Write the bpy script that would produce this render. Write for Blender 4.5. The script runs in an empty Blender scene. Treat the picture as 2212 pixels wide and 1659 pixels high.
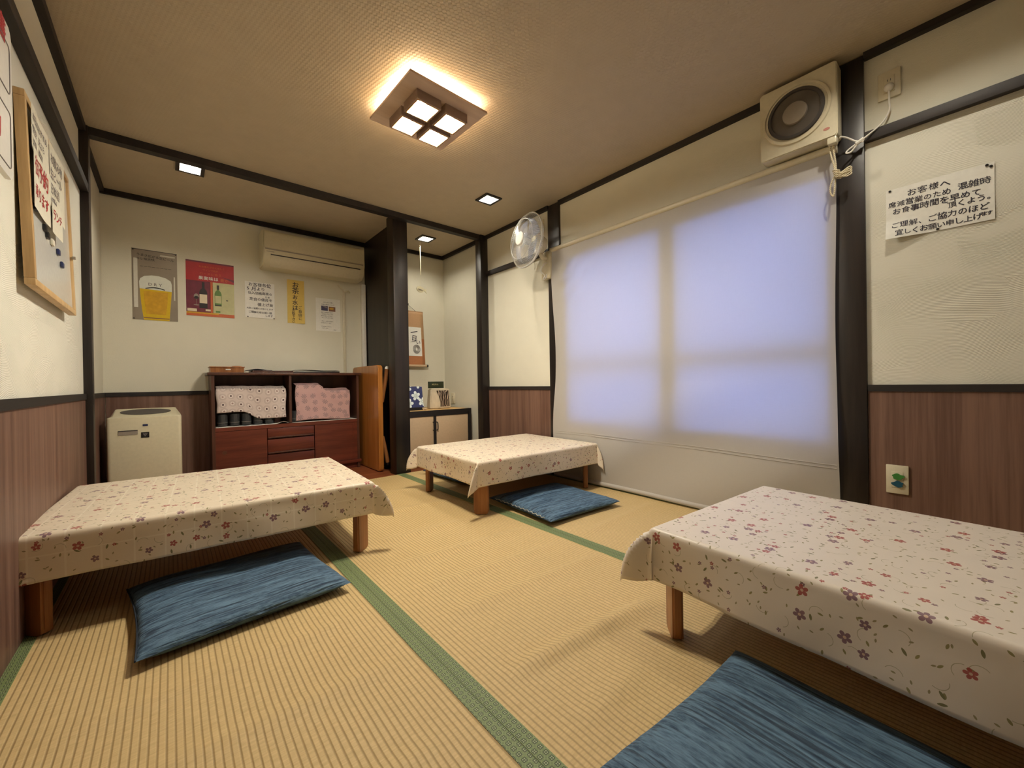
import bpy, bmesh, math, random
from mathutils import Vector, Matrix, noise

PI = math.pi
sc = bpy.context.scene
COL = sc.collection
R = math.radians

# ---------------------------------------------------------------- camera
F_PX, YAW, PITCH, ROLL = 869.49, 0.703182, -0.003575, -0.015655
CAM_H = 0.755
def make_camera():
    s, c = math.sin(YAW), math.cos(YAW)
    fwd, right, up = Vector((s, c, 0)), Vector((c, -s, 0)), Vector((0, 0, 1))
    f2 = fwd*math.cos(PITCH) + up*math.sin(PITCH)
    u2 = -fwd*math.sin(PITCH) + up*math.cos(PITCH)
    r3 = right*math.cos(ROLL) + u2*math.sin(ROLL)
    u3 = -right*math.sin(ROLL) + u2*math.cos(ROLL)
    cd = bpy.data.cameras.new('camera')
    cd.sensor_fit = 'HORIZONTAL'; cd.sensor_width = 36.0
    cd.lens = F_PX/2212*36.0
    cd.clip_start = 0.02
    co = bpy.data.objects.new('camera', cd); COL.objects.link(co)
    m = Matrix((r3, u3, -f2)).transposed().to_4x4()
    m.translation = (0, 0, CAM_H)
    co.matrix_world = m
    sc.camera = co
make_camera()

# ---------------------------------------------------------------- world, exposure, light levels
W = bpy.data.worlds.new('world'); sc.world = W; W.use_nodes = True
bg = W.node_tree.nodes['Background']
bg.inputs[0].default_value = (0.17, 0.34, 1.0, 1)      # blue dusk sky outside the window
bg.inputs[1].default_value = 1.9
sc.view_settings.view_transform = 'Standard'
sc.view_settings.look = 'None'
sc.view_settings.exposure = 0.0
sc.view_settings.gamma = 1.0
sc.view_settings.use_curve_mapping = False
E_BULB = 2060.0       # emission of the four bulbs of the square ceiling lamp
E_SPOT = 930.0        # emission of the bulbs of the recessed downlights
E_LEAK = 2.8          # watts of the light leaking upward behind the lamp plate
WARM = (1.0, 0.93, 0.785)
try:
    sc.cycles.use_denoising = True
    sc.cycles.sample_clamp_indirect = 8.0
    sc.cycles.caustics_reflective = False
    sc.cycles.caustics_refractive = False
except Exception:
    pass

# ---------------------------------------------------------------- node helpers
def nd(nt, typ, ins=None, **attrs):
    n = nt.nodes.new(typ)
    for k, v in attrs.items(): setattr(n, k, v)
    for k, v in (ins or {}).items():
        s = n.inputs[k]
        if isinstance(v, bpy.types.NodeSocket): nt.links.new(v, s)
        else: s.default_value = v
    return n
def mth(nt, op, a, b=0.0, c=0.0, clamp=False):
    n = nd(nt, 'ShaderNodeMath', {0: a, 1: b, 2: c}, operation=op); n.use_clamp = clamp
    return n.outputs[0]
def mixc(nt, f, a, b):
    n = nd(nt, 'ShaderNodeMix', data_type='RGBA')
    for i, v in ((0, f), (6, a), (7, b)):
        if isinstance(v, bpy.types.NodeSocket): nt.links.new(v, n.inputs[i])
        else: n.inputs[i].default_value = v if i == 0 else (v[0], v[1], v[2], 1)
    return n.outputs[2]
def step(nt, x, lo, hi):
    n = nd(nt, 'ShaderNodeMapRange', {0: x, 1: lo, 2: hi, 3: 0.0, 4: 1.0}, interpolation_type='SMOOTHSTEP')
    return n.outputs[0]
def obj_xyz(nt, kind='Object'):
    t = nd(nt, 'ShaderNodeTexCoord')
    s = nd(nt, 'ShaderNodeSeparateXYZ', {0: t.outputs[kind]})
    return t.outputs[kind], s.outputs[0], s.outputs[1], s.outputs[2]
def scaled(nt, vec, s):
    return nd(nt, 'ShaderNodeVectorMath', {0: vec, 1: s}, operation='MULTIPLY').outputs[0]
def noise_tex(nt, vec, scale, detail=3.0, rough=0.5):
    return nd(nt, 'ShaderNodeTexNoise', {'Vector': vec, 'Scale': scale, 'Detail': detail, 'Roughness': rough}).outputs[0]
def new_mat(name):
    m = bpy.data.materials.new(name); m.use_nodes = True
    return m, m.node_tree, m.node_tree.nodes['Principled BSDF']
def setp(nt, b, col=None, rough=None, bump=None, bs=0.5, bd=0.01, **kw):
    if col is not None:
        if isinstance(col, bpy.types.NodeSocket): nt.links.new(col, b.inputs['Base Color'])
        else: b.inputs['Base Color'].default_value = (col[0], col[1], col[2], 1)
    if rough is not None:
        if isinstance(rough, bpy.types.NodeSocket): nt.links.new(rough, b.inputs['Roughness'])
        else: b.inputs['Roughness'].default_value = rough
    if bump is not None:
        n = nd(nt, 'ShaderNodeBump', {'Height': bump, 'Strength': bs, 'Distance': bd})
        nt.links.new(n.outputs[0], b.inputs['Normal'])
    for k, v in kw.items(): b.inputs[k.replace('_', ' ')].default_value = v
def plain(name, col, rough=0.5, var=0.08, scale=60.0, **kw):
    """a plain surface with a little procedural mottling"""
    m, nt, b = new_mat(name)
    t = nd(nt, 'ShaderNodeTexCoord').outputs['Object']
    n = noise_tex(nt, t, scale, 3)
    c = mixc(nt, n, [x*(1-var) for x in col], [min(1, x*(1+var)) for x in col])
    setp(nt, b, c, rough, n, 0.08, 0.002, **kw)
    return m

# ---------------------------------------------------------------- materials
def mat_plaster(name, col, comb):
    m, nt, b = new_mat(name)
    v, x, y, z = obj_xyz(nt)
    fine = noise_tex(nt, v, 220.0, 2)
    if comb:
        h = mth(nt, 'ADD', x, y)
        u = nd(nt, 'ShaderNodeCombineXYZ', {0: h, 1: z, 2: 0.0}).outputs[0]
        wv = noise_tex(nt, u, 3.0, 1.0)
        us = nd(nt, 'ShaderNodeCombineXYZ', {0: h, 1: mth(nt, 'MULTIPLY', mth(nt, 'MULTIPLY_ADD', wv, 0.12, z), 2.6), 2: 0.0}).outputs[0]
        lx, ly, r, th, k0, k1, k2 = voro(nt, us, 3.0, 1.0)
        lz = mth(nt, 'DIVIDE', ly, 2.6)
        sl = mth(nt, 'MULTIPLY_ADD', k0, 0.60, -0.30)
        cv = mth(nt, 'MULTIPLY_ADD', k1, 1.6, -0.8)
        w = mth(nt, 'ADD', mth(nt, 'SUBTRACT', lz, mth(nt, 'MULTIPLY', lx, sl)), mth(nt, 'MULTIPLY', mth(nt, 'MULTIPLY', lx, lx), cv))
        lines = mth(nt, 'SINE', mth(nt, 'MULTIPLY', w, 2*PI/0.0050))
        patch = mth(nt, 'MULTIPLY', step(nt, noise_tex(nt, scaled(nt, u, (1, 2, 1)), 4.0, 2), 0.34, 0.52), mth(nt, 'MULTIPLY_ADD', k2, 0.8, 0.25))
        bump = mth(nt, 'MULTIPLY_ADD', mth(nt, 'MULTIPLY', lines, patch), 0.5, mth(nt, 'MULTIPLY', fine, 0.3))
        setp(nt, b, col, 0.85, bump, 0.6, 0.0022)
    else:
        mot = noise_tex(nt, v, 9.0, 4)
        c = mixc(nt, mot, [k*0.96 for k in col], [k*1.03 for k in col])
        bump = mth(nt, 'MULTIPLY_ADD', noise_tex(nt, scaled(nt, v, (1, 1, 2.2)), 26.0, 3), 0.8, fine)
        setp(nt, b, c, 0.85, bump, 0.25, 0.003)
    return m
def mat_ceiling():
    m, nt, b = new_mat('woven_ceiling_paper')
    v, x, y, z = obj_xyz(nt)
    P = 0.026
    a = mth(nt, 'SINE', mth(nt, 'MULTIPLY', mth(nt, 'ADD', x, y), 2*PI/P))
    d = mth(nt, 'SINE', mth(nt, 'MULTIPLY', mth(nt, 'SUBTRACT', x, y), 2*PI/(P*1.6)))
    h = step(nt, mth(nt, 'MULTIPLY', a, d), -0.35, 0.35)
    blot = noise_tex(nt, v, 14.0, 4)
    c = mixc(nt, blot, (0.46, 0.385, 0.275), (0.53, 0.445, 0.32))
    setp(nt, b, c, 0.8, mth(nt, 'MULTIPLY_ADD', noise_tex(nt, v, 190.0, 2), 0.6, h), 0.30, 0.0020)
    return m
def mat_wood(name, c0, c1, rough=0.4, axis='z', scale=16.0, stretch=0.06, bs=0.08, coat=0.0):
    m, nt, b = new_mat(name)
    v, x, y, z = obj_xyz(nt)
    s = {'x': (stretch, 1, 1), 'y': (1, stretch, 1), 'z': (1, 1, stretch)}[axis]
    n = noise_tex(nt, scaled(nt, v, s), scale, 5, 0.6)
    n2 = noise_tex(nt, scaled(nt, v, s), scale*6, 3, 0.6)
    f = step(nt, mth(nt, 'MULTIPLY_ADD', n2, 0.35, n), 0.45, 0.9)
    setp(nt, b, mixc(nt, f, c0, c1), rough, n2, bs, 0.002, Coat_Weight=coat)
    return m
def mat_tatami():
    m, nt, b = new_mat('woven_rush')
    v, x, y, z = obj_xyz(nt)
    P = 0.0145
    t = mth(nt, 'FRACT', mth(nt, 'DIVIDE', x, P))
    d = mth(nt, 'ABSOLUTE', mth(nt, 'SUBTRACT', t, 0.5))          # 0.5 in the groove
    groove = step(nt, d, 0.26, 0.5)
    cell = mth(nt, 'FLOOR', mth(nt, 'DIVIDE', x, P))
    u = nd(nt, 'ShaderNodeCombineXYZ', {0: mth(nt, 'MULTIPLY', cell, 3.17), 1: mth(nt, 'MULTIPLY', y, 260.0), 2: mth(nt, 'MULTIPLY', x, 25.0)}).outputs[0]
    reed = noise_tex(nt, u, 1.0, 2)
    big = noise_tex(nt, scaled(nt, v, (2.0, 1.0, 1)), 2.2, 3)
    c = mixc(nt, reed, (0.46, 0.32, 0.135), (0.80, 0.60, 0.30))
    c = mixc(nt, mth(nt, 'MULTIPLY', big, 0.4), c, (0.58, 0.41, 0.17))
    c = mixc(nt, mth(nt, 'MULTIPLY', groove, 0.50), c, (0.20, 0.120, 0.040))
    hgt = mth(nt, 'SUBTRACT', mth(nt, 'MULTIPLY', reed, 0.35), mth(nt, 'MULTIPLY', groove, 1.0))
    setp(nt, b, c, 0.62, hgt, 0.7, 0.0018)
    return m
def mat_heri():
    m, nt, b = new_mat('green_brocade')
    v, x, y, z = obj_xyz(nt)
    P = 0.0163
    f1 = mth(nt, 'ABSOLUTE', mth(nt, 'SUBTRACT', mth(nt, 'FRACT', mth(nt, 'DIVIDE', x, P)), 0.5))
    f2 = mth(nt, 'ABSOLUTE', mth(nt, 'SUBTRACT', mth(nt, 'FRACT', mth(nt, 'DIVIDE', y, P)), 0.5))
    d = mth(nt, 'MAXIMUM', f1, f2)
    cross = mth(nt, 'MINIMUM', f1, f2)
    inner = mth(nt, 'LESS_THAN', d, 0.21)
    ring = mth(nt, 'MULTIPLY', mth(nt, 'GREATER_THAN', d, 0.22), mth(nt, 'LESS_THAN', d, 0.32))
    c = mixc(nt, noise_tex(nt, v, 160.0, 2), (0.135, 0.185, 0.065), (0.19, 0.25, 0.10))
    c = mixc(nt, mth(nt, 'MULTIPLY', ring, 0.9), c, (0.022, 0.036, 0.014))
    c = mixc(nt, inner, c, (0.36, 0.42, 0.22))
    c = mixc(nt, mth(nt, 'MULTIPLY', inner, mth(nt, 'LESS_THAN', cross, 0.05)), c, (0.04, 0.06, 0.025))
    dia = mth(nt, 'ABSOLUTE', mth(nt, 'SUBTRACT', mth(nt, 'ADD', f1, f2), 0.70))
    c = mixc(nt, mth(nt, 'MULTIPLY', mth(nt, 'LESS_THAN', dia, 0.045), 0.6), c, (0.30, 0.37, 0.17))
    setp(nt, b, c, 0.6, d, 0.25, 0.001)
    return m
def voro(nt, uv, scale, rnd):
    n = nd(nt, 'ShaderNodeTexVoronoi', {'Vector': uv, 'Scale': scale, 'Randomness': rnd}, voronoi_dimensions='2D')
    loc = nd(nt, 'ShaderNodeVectorMath', {0: uv, 1: n.outputs['Position']}, operation='SUBTRACT').outputs[0]
    s = nd(nt, 'ShaderNodeSeparateXYZ', {0: loc})
    k = nd(nt, 'ShaderNodeSeparateColor', {0: n.outputs['Color']})
    r = mth(nt, 'POWER', mth(nt, 'ADD', mth(nt, 'POWER', mth(nt, 'ABSOLUTE', s.outputs[0]), 2.0), mth(nt, 'POWER', mth(nt, 'ABSOLUTE', s.outputs[1]), 2.0)), 0.5)
    th = mth(nt, 'ARCTAN2', s.outputs[1], s.outputs[0])
    return s.outputs[0], s.outputs[1], r, th, k.outputs[0], k.outputs[1], k.outputs[2]
def petal(nt, r, th, Rr, n, depth, rot):
    a = mth(nt, 'POWER', mth(nt, 'ABSOLUTE', mth(nt, 'COSINE', mth(nt, 'MULTIPLY_ADD', th, n/2.0, mth(nt, 'MULTIPLY', rot, 6.28)))), 0.65)
    lim = mth(nt, 'MULTIPLY_ADD', a, Rr*2*depth, Rr*(1-2*depth))
    return mth(nt, 'LESS_THAN', r, lim)
def leafmask(nt, lx, ly, ang, la, lb):
    ca, sa = mth(nt, 'COSINE', ang), mth(nt, 'SINE', ang)
    p = mth(nt, 'ADD', mth(nt, 'MULTIPLY', lx, ca), mth(nt, 'MULTIPLY', ly, sa))
    q = mth(nt, 'SUBTRACT', mth(nt, 'MULTIPLY', ly, ca), mth(nt, 'MULTIPLY', lx, sa))
    e = mth(nt, 'ADD', mth(nt, 'POWER', mth(nt, 'ABSOLUTE', mth(nt, 'DIVIDE', p, la)), 2.0), mth(nt, 'POWER', mth(nt, 'ABSOLUTE', mth(nt, 'DIVIDE', q, lb)), 1.4))
    return mth(nt, 'LESS_THAN', e, 1.0)
def mat_floral(name, base, grid, k=1.0):
    m, nt, b = new_mat(name)
    uv = nd(nt, 'ShaderNodeTexCoord').outputs['UV']
    c = mixc(nt, noise_tex(nt, uv, 12.0, 3), [x*0.96 for x in base], [x*1.03 for x in base])
    if grid:
        s = nd(nt, 'ShaderNodeSeparateXYZ', {0: uv})
        g = None
        for o in (0, 1):
            t = mth(nt, 'ABSOLUTE', mth(nt, 'SUBTRACT', mth(nt, 'FRACT', mth(nt, 'DIVIDE', s.outputs[o], 0.078)), 0.5))
            l = mth(nt, 'LESS_THAN', t, 0.03)
            g = l if g is None else mth(nt, 'MAXIMUM', g, l)
        c = mixc(nt, mth(nt, 'MULTIPLY', g, 0.35), c, (0.95, 0.90, 0.76))
    # leaves, three sizes
    for (sc_, la, lb, cc, thr) in ((30.0, .0050, .0021, (0.29, 0.25, 0.11), .42), (41.0, .0036, .0016, (0.32, 0.27, 0.14), .40), (22.0, .0066, .0024, (0.20, 0.185, 0.085), .26)):
        lx, ly, r, th, k0, k1, k2 = voro(nt, uv, sc_*k, 0.95)
        mk = leafmask(nt, lx, ly, mth(nt, 'MULTIPLY', k0, 6.28), la/k, lb/k)
        c = mixc(nt, mth(nt, 'MULTIPLY', mk, mth(nt, 'LESS_THAN', k1, thr)), c, cc)
    # thin curved stems
    lx, ly, r, th, k0, k1, k2 = voro(nt, uv, 17.0*k, 0.9)
    arc = mth(nt, 'LESS_THAN', mth(nt, 'ABSOLUTE', mth(nt, 'SUBTRACT', r, 0.013/k)), 0.00055)
    sec = mth(nt, 'GREATER_THAN', mth(nt, 'SINE', mth(nt, 'MULTIPLY_ADD', k0, 6.28, th)), 0.35)
    c = mixc(nt, mth(nt, 'MULTIPLY', mth(nt, 'MULTIPLY', arc, sec), 0.75), c, (0.33, 0.29, 0.15))
    # flowers
    for (sc_, Rr, thr) in ((27.0, .0048, .30), (11.5, .0122, .58), (15.0, .0092, .26)):
        lx, ly, r, th, k0, k1, k2 = voro(nt, uv, sc_*k, 0.85)
        on = mth(nt, 'LESS_THAN', k1, thr)
        fl = petal(nt, r, th, Rr/k, 5, 0.31, k2)
        fc = mixc(nt, step(nt, k0, 0.45, 0.55), (0.36, 0.055, 0.05), (0.20, 0.095, 0.13))
        fc = mixc(nt, mth(nt, 'LESS_THAN', r, Rr*0.24/k), fc, (0.6, 0.42, 0.3))
        c = mixc(nt, mth(nt, 'MULTIPLY', mth(nt, 'MULTIPLY', fl, on), 0.92), c, fc)
    t = nd(nt, 'ShaderNodeTexCoord').outputs['Object']
    setp(nt, b, c, 0.42, noise_tex(nt, t, 38.0, 3), 0.12, 0.004)
    return m
def mat_cushion():
    m, nt, b = new_mat('indigo_slub_cotton')
    v, x, y, z = obj_xyz(nt)
    n1 = noise_tex(nt, scaled(nt, v, (0.09, 1.0, 0.6)), 75.0, 4, 0.65)
    n2 = noise_tex(nt, scaled(nt, v, (0.25, 1.0, 0.6)), 170.0, 3, 0.6)
    f = step(nt, mth(nt, 'MULTIPLY_ADD', n2, 0.45, mth(nt, 'MULTIPLY', n1, 0.75)), 0.40, 0.78)
    c = mixc(nt, f, (0.020, 0.054, 0.105), (0.125, 0.225, 0.33))
    n3 = noise_tex(nt, scaled(nt, v, (0.03, 1.0, 0.4)), 130.0, 2, 0.4)
    c = mixc(nt, mth(nt, 'MULTIPLY', step(nt, n3, 0.55, 0.66), 0.72), c, (0.008, 0.020, 0.045))
    f = mth(nt, 'SUBTRACT', f, mth(nt, 'MULTIPLY', step(nt, n3, 0.54, 0.66), 1.2))
    setp(nt, b, c, 0.8, f, 0.6, 0.004)
    return m
def mat_blind():
    m, nt, b = new_mat('unbleached_blind_cotton')
    v, x, y, z = obj_xyz(nt)
    n = nd(nt, 'ShaderNodeMath', {0: noise_tex(nt, scaled(nt, v, (1, 0.12, 1)), 260.0, 2), 1: noise_tex(nt, scaled(nt, v, (1, 1, 0.12)), 260.0, 2)}, operation='ADD').outputs[0]
    c = mixc(nt, mth(nt, 'MULTIPLY', n, 0.5), (0.62, 0.58, 0.53), (0.70, 0.66, 0.61))
    setp(nt, b, c, 0.85, n, 0.2, 0.001)
    tr = nd(nt, 'ShaderNodeBsdfTranslucent', {0: (0.85, 0.84, 0.86, 1)})
    mx = nd(nt, 'ShaderNodeMixShader', {0: 0.36, 1: b.outputs[0], 2: tr.outputs[0]})
    nt.links.new(mx.outputs[0], nt.nodes['Material Output'].inputs[0])
    return m
def mat_pane():
    m, nt, b = new_mat('window_glass')
    t = noise_tex(nt, nd(nt, 'ShaderNodeTexCoord').outputs['Object'], 3.0, 2)
    g = nd(nt, 'ShaderNodeBsdfGlossy', {0: (0.9, 0.95, 1, 1), 1: 0.05})
    tr = nd(nt, 'ShaderNodeBsdfTransparent', {0: (0.92, 0.95, 0.97, 1)})
    mx = nd(nt, 'ShaderNodeMixShader', {0: mth(nt, 'MULTIPLY', t, 0.12), 1: tr.outputs[0], 2: g.outputs[0]})
    nt.links.new(mx.outputs[0], nt.nodes['Material Output'].inputs[0])
    return m
def mat_clear(name, col, alpha):
    m, nt, b = new_mat(name)
    t = noise_tex(nt, nd(nt, 'ShaderNodeTexCoord').outputs['Object'], 30.0, 2)
    setp(nt, b, col, 0.12)
    nt.links.new(mth(nt, 'MULTIPLY_ADD', t, 0.06, alpha), b.inputs['Alpha'])
    return m
def mat_emit(name, col, strength):
    m, nt, b = new_mat(name)
    b.inputs['Base Color'].default_value = (1, 1, 1, 1)
    b.inputs['Emission Color'].default_value = (*col, 1)
    b.inputs['Emission Strength'].default_value = strength
    return m
def mat_rings():
    """white cloth printed with ringed dots"""
    m, nt, b = new_mat('ring_print_cotton')
    uv = nd(nt, 'ShaderNodeTexCoord').outputs['UV']
    lx, ly, r, th, k0, k1, k2 = voro(nt, uv, 17.0, 0.25)
    c = mixc(nt, noise_tex(nt, uv, 20.0, 2), (0.62, 0.52, 0.47), (0.70, 0.60, 0.55))
    for a, e in ((.0225, .0013), (.0170, .0011)):
        c = mixc(nt, mth(nt, 'MULTIPLY', mth(nt, 'LESS_THAN', mth(nt, 'ABSOLUTE', mth(nt, 'SUBTRACT', r, a)), e), 0.6), c, (0.36, 0.27, 0.25))
    c = mixc(nt, mth(nt, 'MULTIPLY', mth(nt, 'LESS_THAN', r, 0.0125), 0.55), c, (0.88, 0.82, 0.78))
    dot = mixc(nt, mth(nt, 'GREATER_THAN', k0, 0.5), (0.10, 0.055, 0.055), (0.40, 0.28, 0.25))
    c = mixc(nt, mth(nt, 'LESS_THAN', r, 0.0070), c, dot)
    setp(nt, b, c, 0.8)
    return m
def mat_pink():
    """pink cloth printed with grey asters"""
    m, nt, b = new_mat('aster_print_cotton')
    uv = nd(nt, 'ShaderNodeTexCoord').outputs['UV']
    lx, ly, r, th, k0, k1, k2 = voro(nt, uv, 15.0, 0.6)
    c = mixc(nt, noise_tex(nt, uv, 12.0, 3), (0.50, 0.30, 0.29), (0.62, 0.40, 0.38))
    p = mth(nt, 'ABSOLUTE', mth(nt, 'COSINE', mth(nt, 'MULTIPLY_ADD', th, 4.0, mth(nt, 'MULTIPLY', k2, 6.28))))
    star = mth(nt, 'MULTIPLY', mth(nt, 'LESS_THAN', r, 0.023), mth(nt, 'GREATER_THAN', mth(nt, 'MULTIPLY', p, 1.0), mth(nt, 'MULTIPLY_ADD', r, 14.0, 0.52)))
    c = mixc(nt, mth(nt, 'MULTIPLY', star, 0.8), c, (0.21, 0.165, 0.175))
    setp(nt, b, c, 0.85)
    return m
def mat_marble():
    m, nt, b = new_mat('dark_veined_face')
    v, x, y, z = obj_xyz(nt)
    w = noise_tex(nt, scaled(nt, v, (1, 1, 0.5)), 14.0, 2)
    t = mth(nt, 'FRACT', mth(nt, 'MULTIPLY', mth(nt, 'MULTIPLY_ADD', w, 0.10, x), 42.0))
    l = mth(nt, 'LESS_THAN', mth(nt, 'ABSOLUTE', mth(nt, 'SUBTRACT', t, 0.5)), 0.11)
    setp(nt, b, mixc(nt, l, (0.045, 0.028, 0.02), (0.62, 0.5, 0.38)), 0.35)
    return m
def mat_bluefloral():
    m, nt, b = new_mat('blue_flower_print')
    v, x, y, z = obj_xyz(nt)
    uv = nd(nt, 'ShaderNodeCombineXYZ', {0: x, 1: z, 2: 0.0}).outputs[0]
    lx, ly, r, th, k0, k1, k2 = voro(nt, uv, 10.0, 0.9)
    fl = petal(nt, r, th, 0.046, 5, 0.33, k2)
    c = mixc(nt, noise_tex(nt, uv, 30.0, 3), (0.018, 0.028, 0.085), (0.05, 0.06, 0.20))
    c = mixc(nt, fl, c, mixc(nt, step(nt, r, 0.0, 0.03), (0.42, 0.52, 0.50), (0.78, 0.86, 0.86)))
    c = mixc(nt, mth(nt, 'LESS_THAN', r, 0.005), c, (0.85, 0.9, 0.88))
    setp(nt, b, c, 0.4)
    return m
def mat_weave_cord():
    m, nt, b = new_mat('twisted_cord')
    v, x, y, z = obj_xyz(nt)
    t = mth(nt, 'FRACT', mth(nt, 'MULTIPLY', mth(nt, 'ADD', z, mth(nt, 'MULTIPLY', y, 0.6)), 120.0))
    c = mixc(nt, mth(nt, 'LESS_THAN', t, 0.28), (0.74, 0.66, 0.47), (0.34, 0.26, 0.13))
    setp(nt, b, c, 0.7)
    return m

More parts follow.
